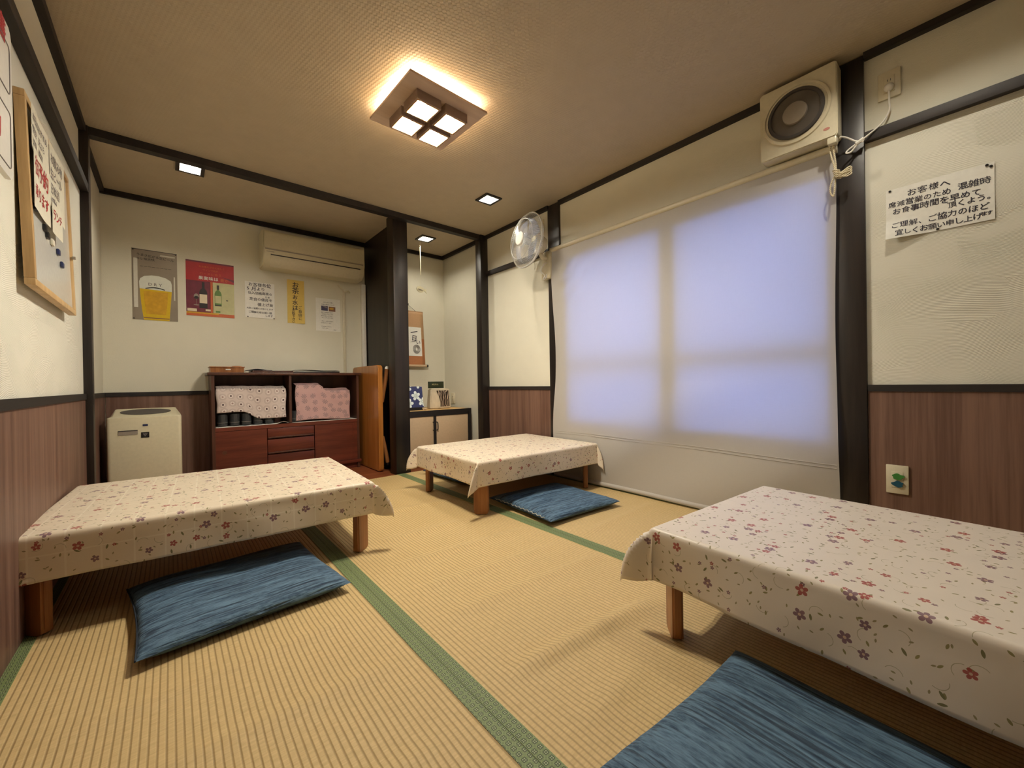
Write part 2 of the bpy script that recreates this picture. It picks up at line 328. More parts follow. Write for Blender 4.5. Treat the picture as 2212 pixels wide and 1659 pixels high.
M = dict(
    wall=mat_plaster('cream_wallpaper', (0.71, 0.675, 0.55), False),
    comb=mat_plaster('combed_plaster_paper', (0.735, 0.71, 0.605), True),
    ceil=mat_ceiling(),
    dark=mat_wood('dark_stained_timber', (0.007, 0.005, 0.0045), (0.022, 0.0145, 0.012), 0.42),
    darkx=mat_wood('dark_stained_rail', (0.007, 0.005, 0.0045), (0.022, 0.0145, 0.012), 0.62, 'y'),
    wains=mat_wood('red_brown_wainscot', (0.125, 0.062, 0.042), (0.225, 0.125, 0.088), 0.5, 'z', 26.0, 0.03),
    floorw=mat_wood('red_brown_floorboard', (0.17, 0.045, 0.018), (0.30, 0.095, 0.035), 0.35, 'x', 14.0, 0.08),
    tatami=mat_tatami(), heri=mat_heri(), seam=plain('mat_seam', (0.03, 0.045, 0.018), 0.8),
    clothL=mat_floral('floral_oilcloth_lined', (0.76, 0.66, 0.51), True, 0.88),
    clothM=mat_floral('floral_oilcloth_fine', (0.80, 0.69, 0.54), False, 1.12),
    clothR=mat_floral('floral_oilcloth_pale', (0.74, 0.66, 0.57), False, 0.95),
    leg=mat_wood('orange_brown_leg', (0.23, 0.085, 0.025), (0.40, 0.165, 0.055), 0.32, 'z', 22.0, 0.08),
    orange=mat_wood('amber_lacquer', (0.34, 0.125, 0.022), (0.50, 0.20, 0.045), 0.25, 'z', 12.0, 0.06, 0.03, 0.3),
    redwood=mat_wood('red_mahogany', (0.085, 0.018, 0.010), (0.17, 0.038, 0.020), 0.35, 'x', 14.0, 0.08),
    redside=mat_wood('brown_mahogany', (0.055, 0.020, 0.012), (0.11, 0.042, 0.024), 0.4, 'z', 14.0, 0.08),
    cush=mat_cushion(), piping=plain('navy_seam', (0.018, 0.03, 0.05), 0.85),
    blind=mat_blind(), pane=mat_pane(),
    sash=plain('bronze_sash', (0.12, 0.10, 0.08), 0.4),
    ivory=plain('ivory_plastic', (0.66, 0.60, 0.44), 0.35),
    cream=plain('cream_plastic', (0.64, 0.58, 0.40), 0.3),
    white=plain('white_plastic', (0.78, 0.75, 0.68), 0.3),
    greyp=plain('grey_plastic', (0.30, 0.26, 0.21), 0.45),
    ventgrey=plain('dusty_recess_shade', (0.105, 0.088, 0.070), 0.6, 0.35, 18.0),  # dusty shutter; the dark grey paints in the shade of the uncut fan recess
    dgrey=plain('dark_grey_plastic', (0.055, 0.048, 0.045), 0.45),
    black=plain('black_plastic', (0.012, 0.011, 0.012), 0.4),
    ink=plain('black_ink', (0.018, 0.015, 0.03), 0.6),
    redink=plain('red_ink', (0.42, 0.02, 0.025), 0.6),
    greyink=plain('grey_ink', (0.20, 0.18, 0.17), 0.7),
    paper=plain('white_paper', (0.82, 0.80, 0.73), 0.7),
    paperc=plain('creamy_paper', (0.70, 0.66, 0.53), 0.7),
    yellow=plain('yellow_paper', (0.72, 0.52, 0.13), 0.7),
    pine=mat_wood('pale_pine', (0.48, 0.30, 0.13), (0.66, 0.45, 0.22), 0.45, 'z', 18.0, 0.07),
    badge=plain('faded_red', (0.50, 0.20, 0.16), 0.5),
    board=plain('whiteboard_film', (0.62, 0.62, 0.58), 0.18),
    lampwood=mat_wood('walnut_plate', (0.56, 0.41, 0.30), (0.68, 0.52, 0.40), 0.45, 'x', 10.0, 0.1),
    lampbox=mat_wood('walnut_box', (0.30, 0.20, 0.14), (0.40, 0.28, 0.20), 0.5, 'x', 12.0, 0.1),
    gold=plain('gold_liner', (0.55, 0.27, 0.07), 0.35, Metallic=0.35),
    refl=plain('reflector', (0.85, 0.82, 0.75), 0.25, Metallic=0.3),
    bulb=mat_emit('lamp_bulb', WARM, E_BULB), spot=mat_emit('downlight_bulb', WARM, E_SPOT),
    rings=mat_rings(), pink=mat_pink(), marble=mat_marble(), bluefl=mat_bluefloral(), cord=mat_weave_cord(),
    stone=plain('pale_stone', (0.62, 0.53, 0.38), 0.4, 0.2, 25.0),
    glass=mat_clear('smoky_tumbler_glass', (0.060, 0.064, 0.068), 0.62),
    fanblade=mat_clear('blue_clear_blade', (0.34, 0.42, 0.66), 0.30),
    wire=plain('chrome_wire', (0.78, 0.78, 0.74), 0.25, Metallic=0.5),
    tan=plain('tan_silk', (0.50, 0.30, 0.155), 0.6), rust=plain('rust_silk', (0.44, 0.17, 0.065), 0.6),
    green=plain('dark_green_lacquer', (0.02, 0.03, 0.012), 0.35), goldink=plain('gold_ink', (0.50, 0.44, 0.22), 0.4),
    steel=plain('silver_print', (0.34, 0.29, 0.23), 0.3, 0.15, 8.0, Metallic=0.4), silver=plain('silver_gleam', (0.66, 0.63, 0.54), 0.25),
    foam=plain('foam_print', (0.70, 0.71, 0.62), 0.4), beer=plain('beer_print', (0.66, 0.44, 0.015), 0.35), beerd=plain('amber_print', (0.60, 0.33, 0.022), 0.35, 0.3, 30.0),
    pred=plain('red_print', (0.40, 0.018, 0.022), 0.35, 0.25, 20.0), porange=plain('orange_print', (0.56, 0.12, 0.035), 0.35), pwine=plain('wine_print', (0.15, 0.02, 0.04), 0.35, 0.5, 25.0),
    pgreen=plain('pale_green_print', (0.52, 0.50, 0.26), 0.4, 0.2, 20.0), bottle=plain('green_bottle_print', (0.11, 0.21, 0.05), 0.35), pblack=plain('black_print', (0.02, 0.017, 0.018), 0.35),
    plabel=plain('label_print', (0.72, 0.62, 0.44), 0.5), pbrown=plain('brown_print', (0.22, 0.10, 0.05), 0.5), pviolet=plain('violet_print', (0.06, 0.05, 0.11), 0.5),
    peach=plain('peach_panel', (0.58, 0.42, 0.265), 0.5), blackm=plain('black_frame', (0.016, 0.013, 0.013), 0.45),
    top=mat_wood('honey_top', (0.62, 0.36, 0.12), (0.74, 0.47, 0.18), 0.35, 'x', 14.0, 0.08),
    greent=plain('green_cover', (0.05, 0.22, 0.04), 0.4), bluet=plain('teal_cover', (0.015, 0.085, 0.13), 0.4),
    lav=plain('grey_lining', (0.13, 0.095, 0.10), 0.8), blush=plain('rosy_lining', (0.24, 0.12, 0.10), 0.8),
    navy=plain('navy_cloth', (0.03, 0.032, 0.05), 0.6), thread=plain('pale_thread', (0.66, 0.62, 0.5), 0.7),
    shell=plain('translucent_shell', (0.85, 0.78, 0.55), 0.3), magd=plain('dark_blue_magnet', (0.02, 0.03, 0.10), 0.4),
)

# ---------------------------------------------------------------- mesh helpers
def box(bm, x0, x1, y0, y1, z0, z1, mi=0, bev=0.0, seg=2):
    m = Matrix.Translation(((x0+x1)/2, (y0+y1)/2, (z0+z1)/2)) @ Matrix.Diagonal((x1-x0, y1-y0, z1-z0, 1))
    r = bmesh.ops.create_cube(bm, size=1.0, matrix=m)
    fs = set(f for v in r['verts'] for f in v.link_faces)
    for f in fs: f.material_index = mi
    if bev > 0:
        es = set(e for v in r['verts'] for e in v.link_edges)
        o = bmesh.ops.bevel(bm, geom=list(es), offset=bev, segments=seg, affect='EDGES', profile=0.5)
        for f in o['faces']: f.material_index = mi
def frame_of(d):
    d = Vector(d).normalized()
    a = Vector((0, 0, 1)) if abs(d.z) < 0.9 else Vector((1, 0, 0))
    x = d.cross(a).normalized(); y = d.cross(x).normalized()
    return x, y
def tube(bm, pts, r, seg=8, mi=0, cap=True, closed=False):
    pts = [Vector(p) for p in pts]; n = len(pts); rings = []
    px = None
    for i, p in enumerate(pts):
        if closed: d = pts[(i+1) % n]-pts[i-1]
        else: d = pts[min(i+1, n-1)]-pts[max(i-1, 0)]
        if d.length < 1e-9: d = Vector((0, 0, 1))
        d.normalize()
        if px is None: px, py = frame_of(d)
        else:
            px = (px-d*px.dot(d))
            if px.length < 1e-6: px, py = frame_of(d)
            px.normalize(); py = d.cross(px)
        rr = r[i] if isinstance(r, (list, tuple)) else r
        rings.append([bm.verts.new(p+(px*math.cos(t)+py*math.sin(t))*rr) for t in (2*PI*k/seg for k in range(seg))])
    m = n if closed else n-1
    for i in range(m):
        a, b = rings[i], rings[(i+1) % n]
        for k in range(seg):
            f = bm.faces.new((a[k], a[(k+1) % seg], b[(k+1) % seg], b[k])); f.material_index = mi
    if cap and not closed:
        f = bm.faces.new(rings[0][::-1]); f.material_index = mi
        f = bm.faces.new(rings[-1]); f.material_index = mi
def lathe(bm, prof, seg=32, mat=None, mi=0, capa=True, capb=True):
    """prof: (radius, height) along local z"""
    mat = mat or Matrix.Identity(4); rings = []
    for r, z in prof:
        rings.append([bm.verts.new(mat @ Vector((r*math.cos(2*PI*k/seg), r*math.sin(2*PI*k/seg), z))) for k in range(seg)])
    for a, b in zip(rings, rings[1:]):
        for k in range(seg):
            f = bm.faces.new((a[k], a[(k+1) % seg], b[(k+1) % seg], b[k])); f.material_index = mi
    if capa: bm.faces.new(rings[0][::-1]).material_index = mi
    if capb: bm.faces.new(rings[-1]).material_index = mi
def ball(bm, c, r, mi=0, sz=1.0, u=16, v=10):
    m = Matrix.Translation(c) @ Matrix.Diagonal((r, r, r*sz, 1))
    o = bmesh.ops.create_uvsphere(bm, u_segments=u, v_segments=v, radius=1.0, matrix=m)
    for f in set(f for w in o['verts'] for f in w.link_faces): f.material_index = mi
def prism(bm, outline, y0, y1, mi=0):
    """outline in (x, z), extruded from y0 (front) to y1"""
    a = [bm.verts.new((x, y0, z)) for x, z in outline]
    b = [bm.verts.new((x, y1, z)) for x, z in outline]
    n = len(a)
    fs = [bm.faces.new(a), bm.faces.new(b[::-1])]
    for k in range(n): fs.append(bm.faces.new((a[k], b[k], b[(k+1) % n], a[(k+1) % n])))
    for f in fs: f.material_index = mi
def poly(bm, pts, mi=0):
    f = bm.faces.new([bm.verts.new(p) for p in pts]); f.material_index = mi
    return f
def rrect(x0, x1, z0, z1, r, n=5):
    out = []
    for cx, cz, a0 in ((x1-r, z1-r, 0), (x0+r, z1-r, 90), (x0+r, z0+r, 180), (x1-r, z0+r, 270)):
        for k in range(n+1):
            a = R(a0+90*k/n); out.append((cx+r*math.cos(a), cz+r*math.sin(a)))
    return out
def circ(cx, cz, r, n=24, rz=None):
    return [(cx+r*math.cos(2*PI*k/n), cz+(rz or r)*math.sin(2*PI*k/n)) for k in range(n)]
def grid(bm, nu, nv, fn, mi=0, uvfn=None):
    vs = [[bm.verts.new(fn(i/nu, j/nv)) for j in range(nv+1)] for i in range(nu+1)]
    uvl = bm.loops.layers.uv.verify() if uvfn else None
    for i in range(nu):
        for j in range(nv):
            f = bm.faces.new((vs[i][j], vs[i+1][j], vs[i+1][j+1], vs[i][j+1])); f.material_index = mi
            if uvfn:
                for l, (a, b) in zip(f.loops, ((i, j), (i+1, j), (i+1, j+1), (i, j+1))):
                    l[uvl].uv = uvfn(a/nu, b/nv)
def obj(name, bm, mats, parent=None, smooth=38, fix=True):
    me = bpy.data.meshes.new(name)
    if fix: bmesh.ops.recalc_face_normals(bm, faces=bm.faces)
    bm.to_mesh(me); bm.free()
    for m in (mats if isinstance(mats, (list, tuple)) else [mats]): me.materials.append(m)
    if smooth:
        for p in me.polygons: p.use_smooth = True
        me.set_sharp_from_angle(angle=R(smooth))
    o = bpy.data.objects.new(name, me); COL.objects.link(o)
    if parent: o.parent = parent
    return o
def B(): return bmesh.new()
def thing(name, label, cat, loc=(0, 0, 0), rotz=0.0, group=None):
    o = bpy.data.objects.new(name, None); COL.objects.link(o)
    o.empty_display_size = 0.05
    o.location = loc; o.rotation_euler = (0, 0, R(rotz)); o['label'] = label; o['category'] = cat
    if group: o['group'] = group
    return o
def tag(o, label, cat, group=None, loc=None, rotz=None):
    o['label'] = label; o['category'] = cat
    if group: o['group'] = group
    if loc is not None: o.location = loc
    if rotz is not None: o.rotation_euler = (0, 0, R(rotz))
    return o
def struct(name, bm, mats, parent=None, smooth=0, label=None):
    o = obj(name, bm, mats, parent, smooth)
    if parent is None: o['kind'] = 'structure'
    if label: o['label'] = label
    return o
def pbox(name, mats, parent, *a, bev=0.0, label=None):
    bm = B(); box(bm, *a, bev=bev); o = obj(name, bm, mats, parent)
    if label: o['label'] = label
    return o
def dup(root, loc, rotz, label, group=None):
    r = root.copy(); COL.objects.link(r); r.location = loc; r.rotation_euler = (0, 0, R(rotz)); r['label'] = label
    if group: r['group'] = group
    for ch in list(root.children):
        c = ch.copy(); COL.objects.link(c); c.parent = r
        for g in ch.children:
            d = g.copy(); COL.objects.link(d); d.parent = c
    return r

# ---- lettering: every glyph becomes a flat mesh in the x-z plane
_glyph = {}
def glyph(ch):
    if ch not in _glyph:
        best = None; base = 0.0
        for off in (0.0, 0.014, 0.007, 0.003):
            cu = bpy.data.curves.new('glyph', 'FONT'); cu.body = ch; cu.offset = off; cu.resolution_u = 2
            to = bpy.data.objects.new('glyph', cu); COL.objects.link(to)
            dg = bpy.context.evaluated_depsgraph_get()
            me = bpy.data.meshes.new_from_object(to.evaluated_get(dg))
            ar = sum(p.area for p in me.polygons)
            if off == 0.0: base = ar
            got = ([(v.co.x, v.co.y) for v in me.vertices], [tuple(p.vertices) for p in me.polygons])
            bpy.data.objects.remove(to); bpy.data.curves.remove(cu); bpy.data.meshes.remove(me)
            if off == 0.0: best = best0 = got
            else:
                tri = [(got[0][f[0]], got[0][f[i]], got[0][f[i+1]]) for f in got[1] for i in range(1, len(f)-1)]
                def inside(px, py):
                    for (ax, ay), (bx, by), (cx, cy) in tri:
                        d1 = (px-bx)*(ay-by)-(ax-bx)*(py-by); d2 = (px-cx)*(by-cy)-(bx-cx)*(py-cy); d3 = (px-ax)*(cy-ay)-(cx-ax)*(py-ay)
                        if not ((d1 < 0 or d2 < 0 or d3 < 0) and (d1 > 0 or d2 > 0 or d3 > 0)): return True
                    return False
                if all(inside(sum(best0[0][i][0] for i in f)/len(f), sum(best0[0][i][1] for i in f)/len(f)) for f in best0[1]): best = got; break
        vs, fs = best
        w = max((v[0] for v in vs), default=0.3)
        _glyph[ch] = (vs, fs, w)
    return _glyph[ch]
def put_text(bm, s, x, z, size, y=0.0, sp=1.0, jit=0.0, vertical=False, mi=0, surf=None, slope=0.0, latin=False, rng=random.Random(5)):
    for ch in s:
        if ch != ' ':
            vs, fs, w = glyph(ch)
            a = rng.uniform(-jit, jit)*0.5; k = size*(1+rng.uniform(-jit, jit)*0.5)
            ca, sa = math.cos(a), math.sin(a); oz = rng.uniform(-jit, jit)*size*0.25
            nv = []
            for gx, gz in vs:
                gx -= 0.5; gz -= 0.38
                X = x+(gx*ca-gz*sa)*k+size*0.5; Z = z+(gx*sa+gz*ca)*k+oz
                nv.append(bm.verts.new((X, (surf(X, Z) if surf else 0)+y, Z)))
            for f in fs:
                try: bm.faces.new([nv[i] for i in f]).material_index = mi
                except ValueError: pass
        if vertical: z -= size*sp
        elif latin: x += size*((glyph(ch)[2]+0.06)*sp if ch != ' ' else 0.3)
        else: x += size*sp; z += size*sp*slope
def lettering(parent, lines, mat, name='lettering'):
    for kw in lines:                      # one part per line of writing
        if kw['s'].strip():
            bm = B(); put_text(bm, **kw); obj(name, bm, mat, parent, 0, fix=False)

# ---------------------------------------------------------------- the room
XL, XR, YF, YB, ZC = -0.355, 2.345, 3.11, 4.02, 2.167
YREAR = -2.3
XAL, YT = -0.362, 3.92            # left wall of the alcove, back wall of the tokonoma

def holed(bm, u0, u1, v0, v1, holes, put):
    """a plate with rectangular holes; put(u, v, side) gives the 3-D point of side 0/1"""
    us = sorted({u0, u1, *[h[0] for h in holes], *[h[1] for h in holes]})
    vs = sorted({v0, v1, *[h[2] for h in holes], *[h[3] for h in holes]})
    inh = lambda u, v: any(h[0] < u < h[1] and h[2] < v < h[3] for h in holes)
    for a, b in zip(us, us[1:]):
        for c, d in zip(vs, vs[1:]):
            if not inh((a+b)/2, (c+d)/2):
                for s in (0, 1): poly(bm, [put(a, c, s), put(b, c, s), put(b, d, s), put(a, d, s)])
    for h in holes+[(u0, u1, v0, v1)]:
        for (p, q) in (((h[0], h[2]), (h[1], h[2])), ((h[1], h[2]), (h[1], h[3])), ((h[1], h[3]), (h[0], h[3])), ((h[0], h[3]), (h[0], h[2]))):
            poly(bm, [put(*p, 0), put(*q, 0), put(*q, 1), put(*p, 1)])
    bmesh.ops.remove_doubles(bm, verts=bm.verts, dist=1e-5)

bm = B(); box(bm, -0.5, 2.5, YREAR-0.1, 3.165, -0.07, -0.014); box(bm, -0.5, 2.5, 3.165, YB+0.1, -0.07, 0.0, 1)
struct('floor', bm, [M['floorw'], M['floorw']])
DL = [(0.115, 3.30), (1.88, 2.46), (1.905, 3.51), (1.90, 0.20)]           # recessed downlights
hs = 0.056
bm = B(); holed(bm, -0.5, 2.5, YREAR-0.1, YB+0.1, [(x-hs, x+hs, y-hs, y+hs) for x, y in DL], lambda u, v, s: (u, v, ZC+0.02*s))
struct('ceiling', bm, M['ceil'])
WIN = (0.46, 2.08, 0.42, 1.69)
bm = B(); holed(bm, YREAR-0.1, YB+0.1, -0.014, ZC, [WIN], lambda u, v, s: (XR+0.10*s, u, v))
struct('wall_right', bm, M['wall'])
bm = B(); box(bm, XL-0.1, XL, YREAR-0.1, YF+0.02, -0.014, ZC); struct('wall_left', bm, M['wall'])
bm = B(); box(bm, XAL-0.1, XAL, YF+0.02, YB+0.1, -0.0, ZC); struct('wall_alcove_left', bm, M['wall'])
bm = B(); box(bm, XAL-0.1, 1.50, YB, YB+0.1, 0, ZC); struct('wall_back', bm, M['wall'])
bm = B(); box(bm, 1.53, XR, YT, YT+0.1, 0, ZC); struct('wall_tokonoma_back', bm, M['wall'])
bm = B(); box(bm, XR-0.006, XR-0.0005, 3.185, YT, 0, ZC); struct('wall_tokonoma_right', bm, M['wall'])
bm = B(); box(bm, 1.495, 1.53, 3.29, YB, 0, ZC); struct('wall_partition', bm, M['dark'])
bm = B(); box(bm, XL-0.1, XR+0.1, YREAR-0.1, YREAR, -0.014, ZC); struct('wall_front', bm, M['comb'])

tn = [0]
def trim(mat, *boxes, bev=0.0):
    tn[0] += 1
    bm = B()
    for b in boxes: box(bm, *b, bev=bev)
    return struct('trim_%d' % tn[0], bm, mat, None, 30 if bev else 0)
# posts
trim(M['dark'], (1.418, 1.545, 3.165, 3.295, 0.0, ZC), bev=0.004)                 # heavy post beside the tokonoma
trim(M['dark'], (XL-0.01, -0.319, 3.10, 3.165, 0.0, ZC), bev=0.003)               # corner post left
trim(M['dark'], (2.262, XR+0.01, 3.10, 3.185, 0.0, ZC), bev=0.003)                # corner post right
trim(M['dark'], (2.328, XR+0.01, 2.15, 2.274, 0.0, ZC-0.004), bev=0.003)          # post left of the blind
trim(M['dark'], (2.328, XR+0.01, 0.339, 0.450, 0.0, ZC-0.004), bev=0.003)         # post right of the blind
# lintel of the alcoves and ceiling mouldings
trim(M['darkx'], (-0.325, 1.418, YF, YF+0.055, ZC-0.043, ZC))
trim(M['darkx'], (1.418, 2.262, YF, YF+0.055, ZC-0.043, ZC))
trim(M['darkx'], (XL, XL+0.028, YREAR, 3.10, ZC-0.036, ZC))
trim(M['darkx'], (XR-0.028, XR, YREAR, 0.337, ZC-0.028, ZC), (XR-0.028, XR, 0.450, 2.15, ZC-0.028, ZC), (XR-0.028, XR, 2.264, 3.10, ZC-0.028, ZC))
trim(M['darkx'], (XAL, XAL+0.024, 3.165, YB, ZC-0.028, ZC)); trim(M['darkx'], (XAL, 1.495, YB-0.024, YB, ZC-0.036, ZC))
trim(M['darkx'], (1.545, XR-0.006, YT-0.024, YT, ZC-0.034, ZC)); trim(M['darkx'], (XR-0.032, XR-0.006, 3.185, YT, ZC-0.034, ZC))
trim(M['comb'], (XR-0.0015, XR+0.001, YREAR, 0.339, 0.70, 1.80)); trim(M['comb'], (XL-0.001, XL+0.0015, YREAR, 3.10, 0.70, 1.83))   # combed paper below the rails
# picture rails
trim(M['darkx'], (XL, XL+0.034, YREAR, 3.10, 1.808, 1.853), bev=0.002)
trim(M['darkx'], (XR-0.028, XR, YREAR, 0.337, 1.778, 1.820), bev=0.002)
trim(M['darkx'], (XR-0.022, XR, 2.264, 3.10, 1.782, 1.824), bev=0.002)
# dado rails and wainscot panels
trim(M['darkx'], (XL, XL+0.014, YREAR, 3.10, 0.700, 0.731)); trim(M['wains'], (XL, XL+0.008, YREAR, 3.10, -0.01, 0.700))
trim(M['darkx'], (XR-0.014, XR, YREAR, 0.337, 0.692, 0.721)); trim(M['wains'], (XR-0.008, XR, YREAR, 0.337, -0.01, 0.692))
trim(M['darkx'], (XR-0.014, XR, 2.264, 3.10, 0.692, 0.721)); trim(M['wains'], (XR-0.008, XR, 2.264, 3.10, -0.01, 0.692))
trim(M['darkx'], (XAL+0.012, 1.495, YB-0.012, YB, 0.698, 0.728)); trim(M['wains'], (XAL+0.012, 1.495, YB-0.007, YB, 0, 0.698))
trim(M['darkx'], (XAL, XAL+0.012, 3.165, YB, 0.698, 0.728)); trim(M['wains'], (XAL, XAL+0.007, 3.165, YB, 0, 0.698))
trim(M['greyp'], (XL+0.03, 1.418, 3.158, 3.170, -0.012, 0.004))                                  # threshold strip

# window behind the blind: two sliding sashes, each with a middle rail
def window():
    w = bpy.data.objects.new('window_1', None); COL.objects.link(w); w['kind'] = 'structure'
    y0, y1, z0, z1 = WIN
    bm = B(); x0, x1 = 2.330, XR+0.10
    box(bm, x0, x1, y0-0.03, y0, z0-0.03, z1+0.03); box(bm, x0, x1, y1, y1+0.03, z0-0.03, z1+0.03)
    box(bm, x0, x1, y0, y1, z0-0.03, z0); box(bm, x0, x1, y0, y1, z1, z1+0.03)
    struct('window_frame', bm, M['sash'], w)
    ym = 1.26
    for a, b, xo in ((y0, ym+0.055, 2.338), (ym-0.055, y1, 2.362)):
        bm = B(); t = 0.045
        lo, hi = (0.020, 0.11) if a == y0 else (0.11, 0.020)
        box(bm, xo, xo+0.022, a, a+lo, z0, z1); box(bm, xo, xo+0.022, b-hi, b, z0, z1)
        box(bm, xo, xo+0.022, a, b, z0, z0+t); box(bm, xo, xo+0.022, a, b, z1-0.02, z1); box(bm, xo+0.034, xo+0.046, a+lo, b-hi, 0.835, 0.910)
        s = struct('window_sash', bm, M['sash'], w)
        bm = B(); box(bm, xo+0.009, xo+0.012, a+0.01, b-0.01, z0+0.01, z1-0.01); struct('pane', bm, M['pane'], s)
window()

# ---------------------------------------------------------------- lights
def ceiling_lamp():
    t = thing('ceiling_lamp', 'square wooden ceiling lamp with four glowing bulbs, in the middle of the ceiling', 'lamp', (1.012, 1.817, ZC), 2.0)
    bm = B()
    zp = -0.050
    hp = 0.2125
    c = 0.0765
    holes = [(sx*c-0.045, sx*c+0.045, sy*c-0.045, sy*c+0.045) for sx in (-1, 1) for sy in (-1, 1)]
    holed(bm, -hp, hp, -hp, hp, holes, lambda u, v, s: (u, v, zp-0.010*(1-s)))
    obj('plate', bm, M['lampwood'], t, 0)
    bm = B(); box(bm, -0.035, 0.035, -0.035, 0.035, zp, 0.0); obj('ceiling_mount', bm, M['dgrey'], t, 0)
    for sx in (-1, 1):
        for sy in (-1, 1):
            x, y = sx*c, sy*c
            bm = B(); h, th, z0, z1 = 0.064, 0.007, -0.104, zp-0.010
            for a in ((x-h, x-h+th, y-h, y+h), (x+h-th, x+h, y-h, y+h), (x-h+th, x+h-th, y-h, y-h+th), (x-h+th, x+h-th, y+h-th, y+h)):
                box(bm, *a, z0, z1)
            s = obj('box_shade', bm, M['lampbox'], t, 0)
            bm = B(); g = h-th; w = 0.003
            for a in ((x-g, x-g+w, y-g, y+g), (x+g-w, x+g, y-g, y+g), (x-g+w, x+g-w, y-g, y-g+w), (x-g+w, x+g-w, y+g-w, y+g)):
                box(bm, *a, z0-0.002, z1-0.002)
            obj('gold_liner', bm, M['gold'], s, 0)
            bm = B(); lathe(bm, [(0.013, -0.064), (0.016, -0.058), (0.016, -0.030), (0.010, -0.012)], 16, Matrix.Translation((x, y, 0))); obj('bulb_socket', bm, M['dgrey'], s)
            bm = B(); ball(bm, (x, y, -0.081), 0.020, 0, 1.05); obj('bulb', bm, M['bulb'], s)
    # the same bulbs leak light upward through the open plate
    for sx, sy in ((-1, -1), (1, -1), (-1, 1), (1, 1)):
        l = bpy.data.lights.new('lamp_leak', 'POINT'); l.energy = E_LEAK; l.color = (1, 0.74, 0.44); l.shadow_soft_size = 0.012
        lo = bpy.data.objects.new('lamp_leak', l); COL.objects.link(lo); lo.parent = t; lo.location = (sx*0.11, sy*0.11, -0.038)
    return t
ceiling_lamp()
def downlight():
    t = thing('downlight', '', 'downlight')
    bm = B(); o, i = 0.0735, 0.053
    for a in ((-o, -i, -o, o), (i, o, -o, o), (-i, i, -o, -i), (-i, i, i, o)): box(bm, *a, -0.010, 0.0)
    obj('frame', bm, M['black'], t, 0)
    bm = B(); holed(bm, -i, i, -i, i, [], lambda u, v, s: (u, v, 0.085+0.003*s))
    for a in ((-i, -i+0.002, -i, i), (i-0.002, i, -i, i), (-i, i, -i, -i+0.002), (-i, i, i-0.002, i)): box(bm, *a, 0.001, 0.085)
    obj('reflector', bm, M['refl'], t, 0)
    bm = B(); ball(bm, (0, 0, 0.040), 0.022, 0, 1.1); lathe(bm, [(0.014, 0.063), (0.014, 0.084)], 12, None, 1); obj('bulb', bm, [M['spot'], M['dgrey']], t)
    return t
d0 = downlight(); G = 'recessed square downlights'
d0.location = (DL[0][0], DL[0][1], ZC); d0['label'] = 'square black downlight above the beer and wine posters, left alcove ceiling'; d0['group'] = G
dup(d0, (*DL[1], ZC), 0, 'square black downlight in the main ceiling in front of the clip fan', G)
dup(d0, (*DL[2], ZC), 0, 'square black downlight in the tokonoma ceiling above the hanging fish', G)
dup(d0, (*DL[3], ZC), 0, 'square black downlight near the right wall, beyond the top frame edge', G)

# ---------------------------------------------------------------- rush mats
CALM = [(-0.31, 1.86, .1), (0.67, 1.83, .1), (1.33, 1.87, .1), (1.30, 2.50, .1), (2.27, 1.80, .1), (2.27, 2.5, .1), (1.07, 0.59, .1), (1.76, 0.55, .1), (0.18, 1.735, .36), (1.765, 1.71, .36), (0.815, 0.15, .38), (1.9, 2.745, .36), (-0.3, 2.6, .1), (0.67, 2.6, .1), (1.0, -0.4, .1), (1.75, -0.4, .1)]
def wrinkle(x, y):
    h = 0.0
    for (y0, sl, amp, wd, xa, xb) in RIDGES:
        yy = y-(y0+sl*x)
        e = max(0.0, min(1.0, (x-xa)/0.18))*max(0.0, min(1.0, (xb-x)/0.18))
        e = e*e*(3-2*e)
        h += amp*e*math.exp(-(yy/wd)**2)
    n = noise.noise(Vector((x*2.0, y*5.0, 3.1)))
    k = 1.0
    for cx, cy, cr in CALM:
        d = max(0.0, math.hypot(x-cx, y-cy)-cr*0.75)/(cr*0.35)
        if d < 1: k = min(k, d*d*(3-2*d))
    return (h+0.0012*(n+0.4))*k
RIDGES = [(0.86, -0.10, 0.016, 0.026, 0.60, 1.30), (1.16, -0.06, 0.008, 0.028, 0.60, 1.46), (1.40, -0.09, 0.006, 0.025, 0.62, 1.40), (1.62, -0.07, 0.008, 0.028, 0.62, 1.44), (1.90, -0.05, 0.008, 0.028, 0.62, 1.3),
          (2.30, -0.05, 0.010, 0.032, 0.62, 1.43), (2.72, -0.05, 0.008, 0.03, 0.6, 1.43), (1.20, 0.05, 0.007, 0.028, 1.47, 2.3), (1.05, -0.05, 0.007, 0.028, -0.25, 0.5), (0.55, 0.04, 0.006, 0.028, 0.6, 1.0),
          (0.80, 0.06, 0.005, 0.03, 1.5, 2.2), (1.30, 0.04, 0.006, 0.026, -0.3, 0.5), (0.75, -0.03, 0.006, 0.03, -0.3, 0.5)]
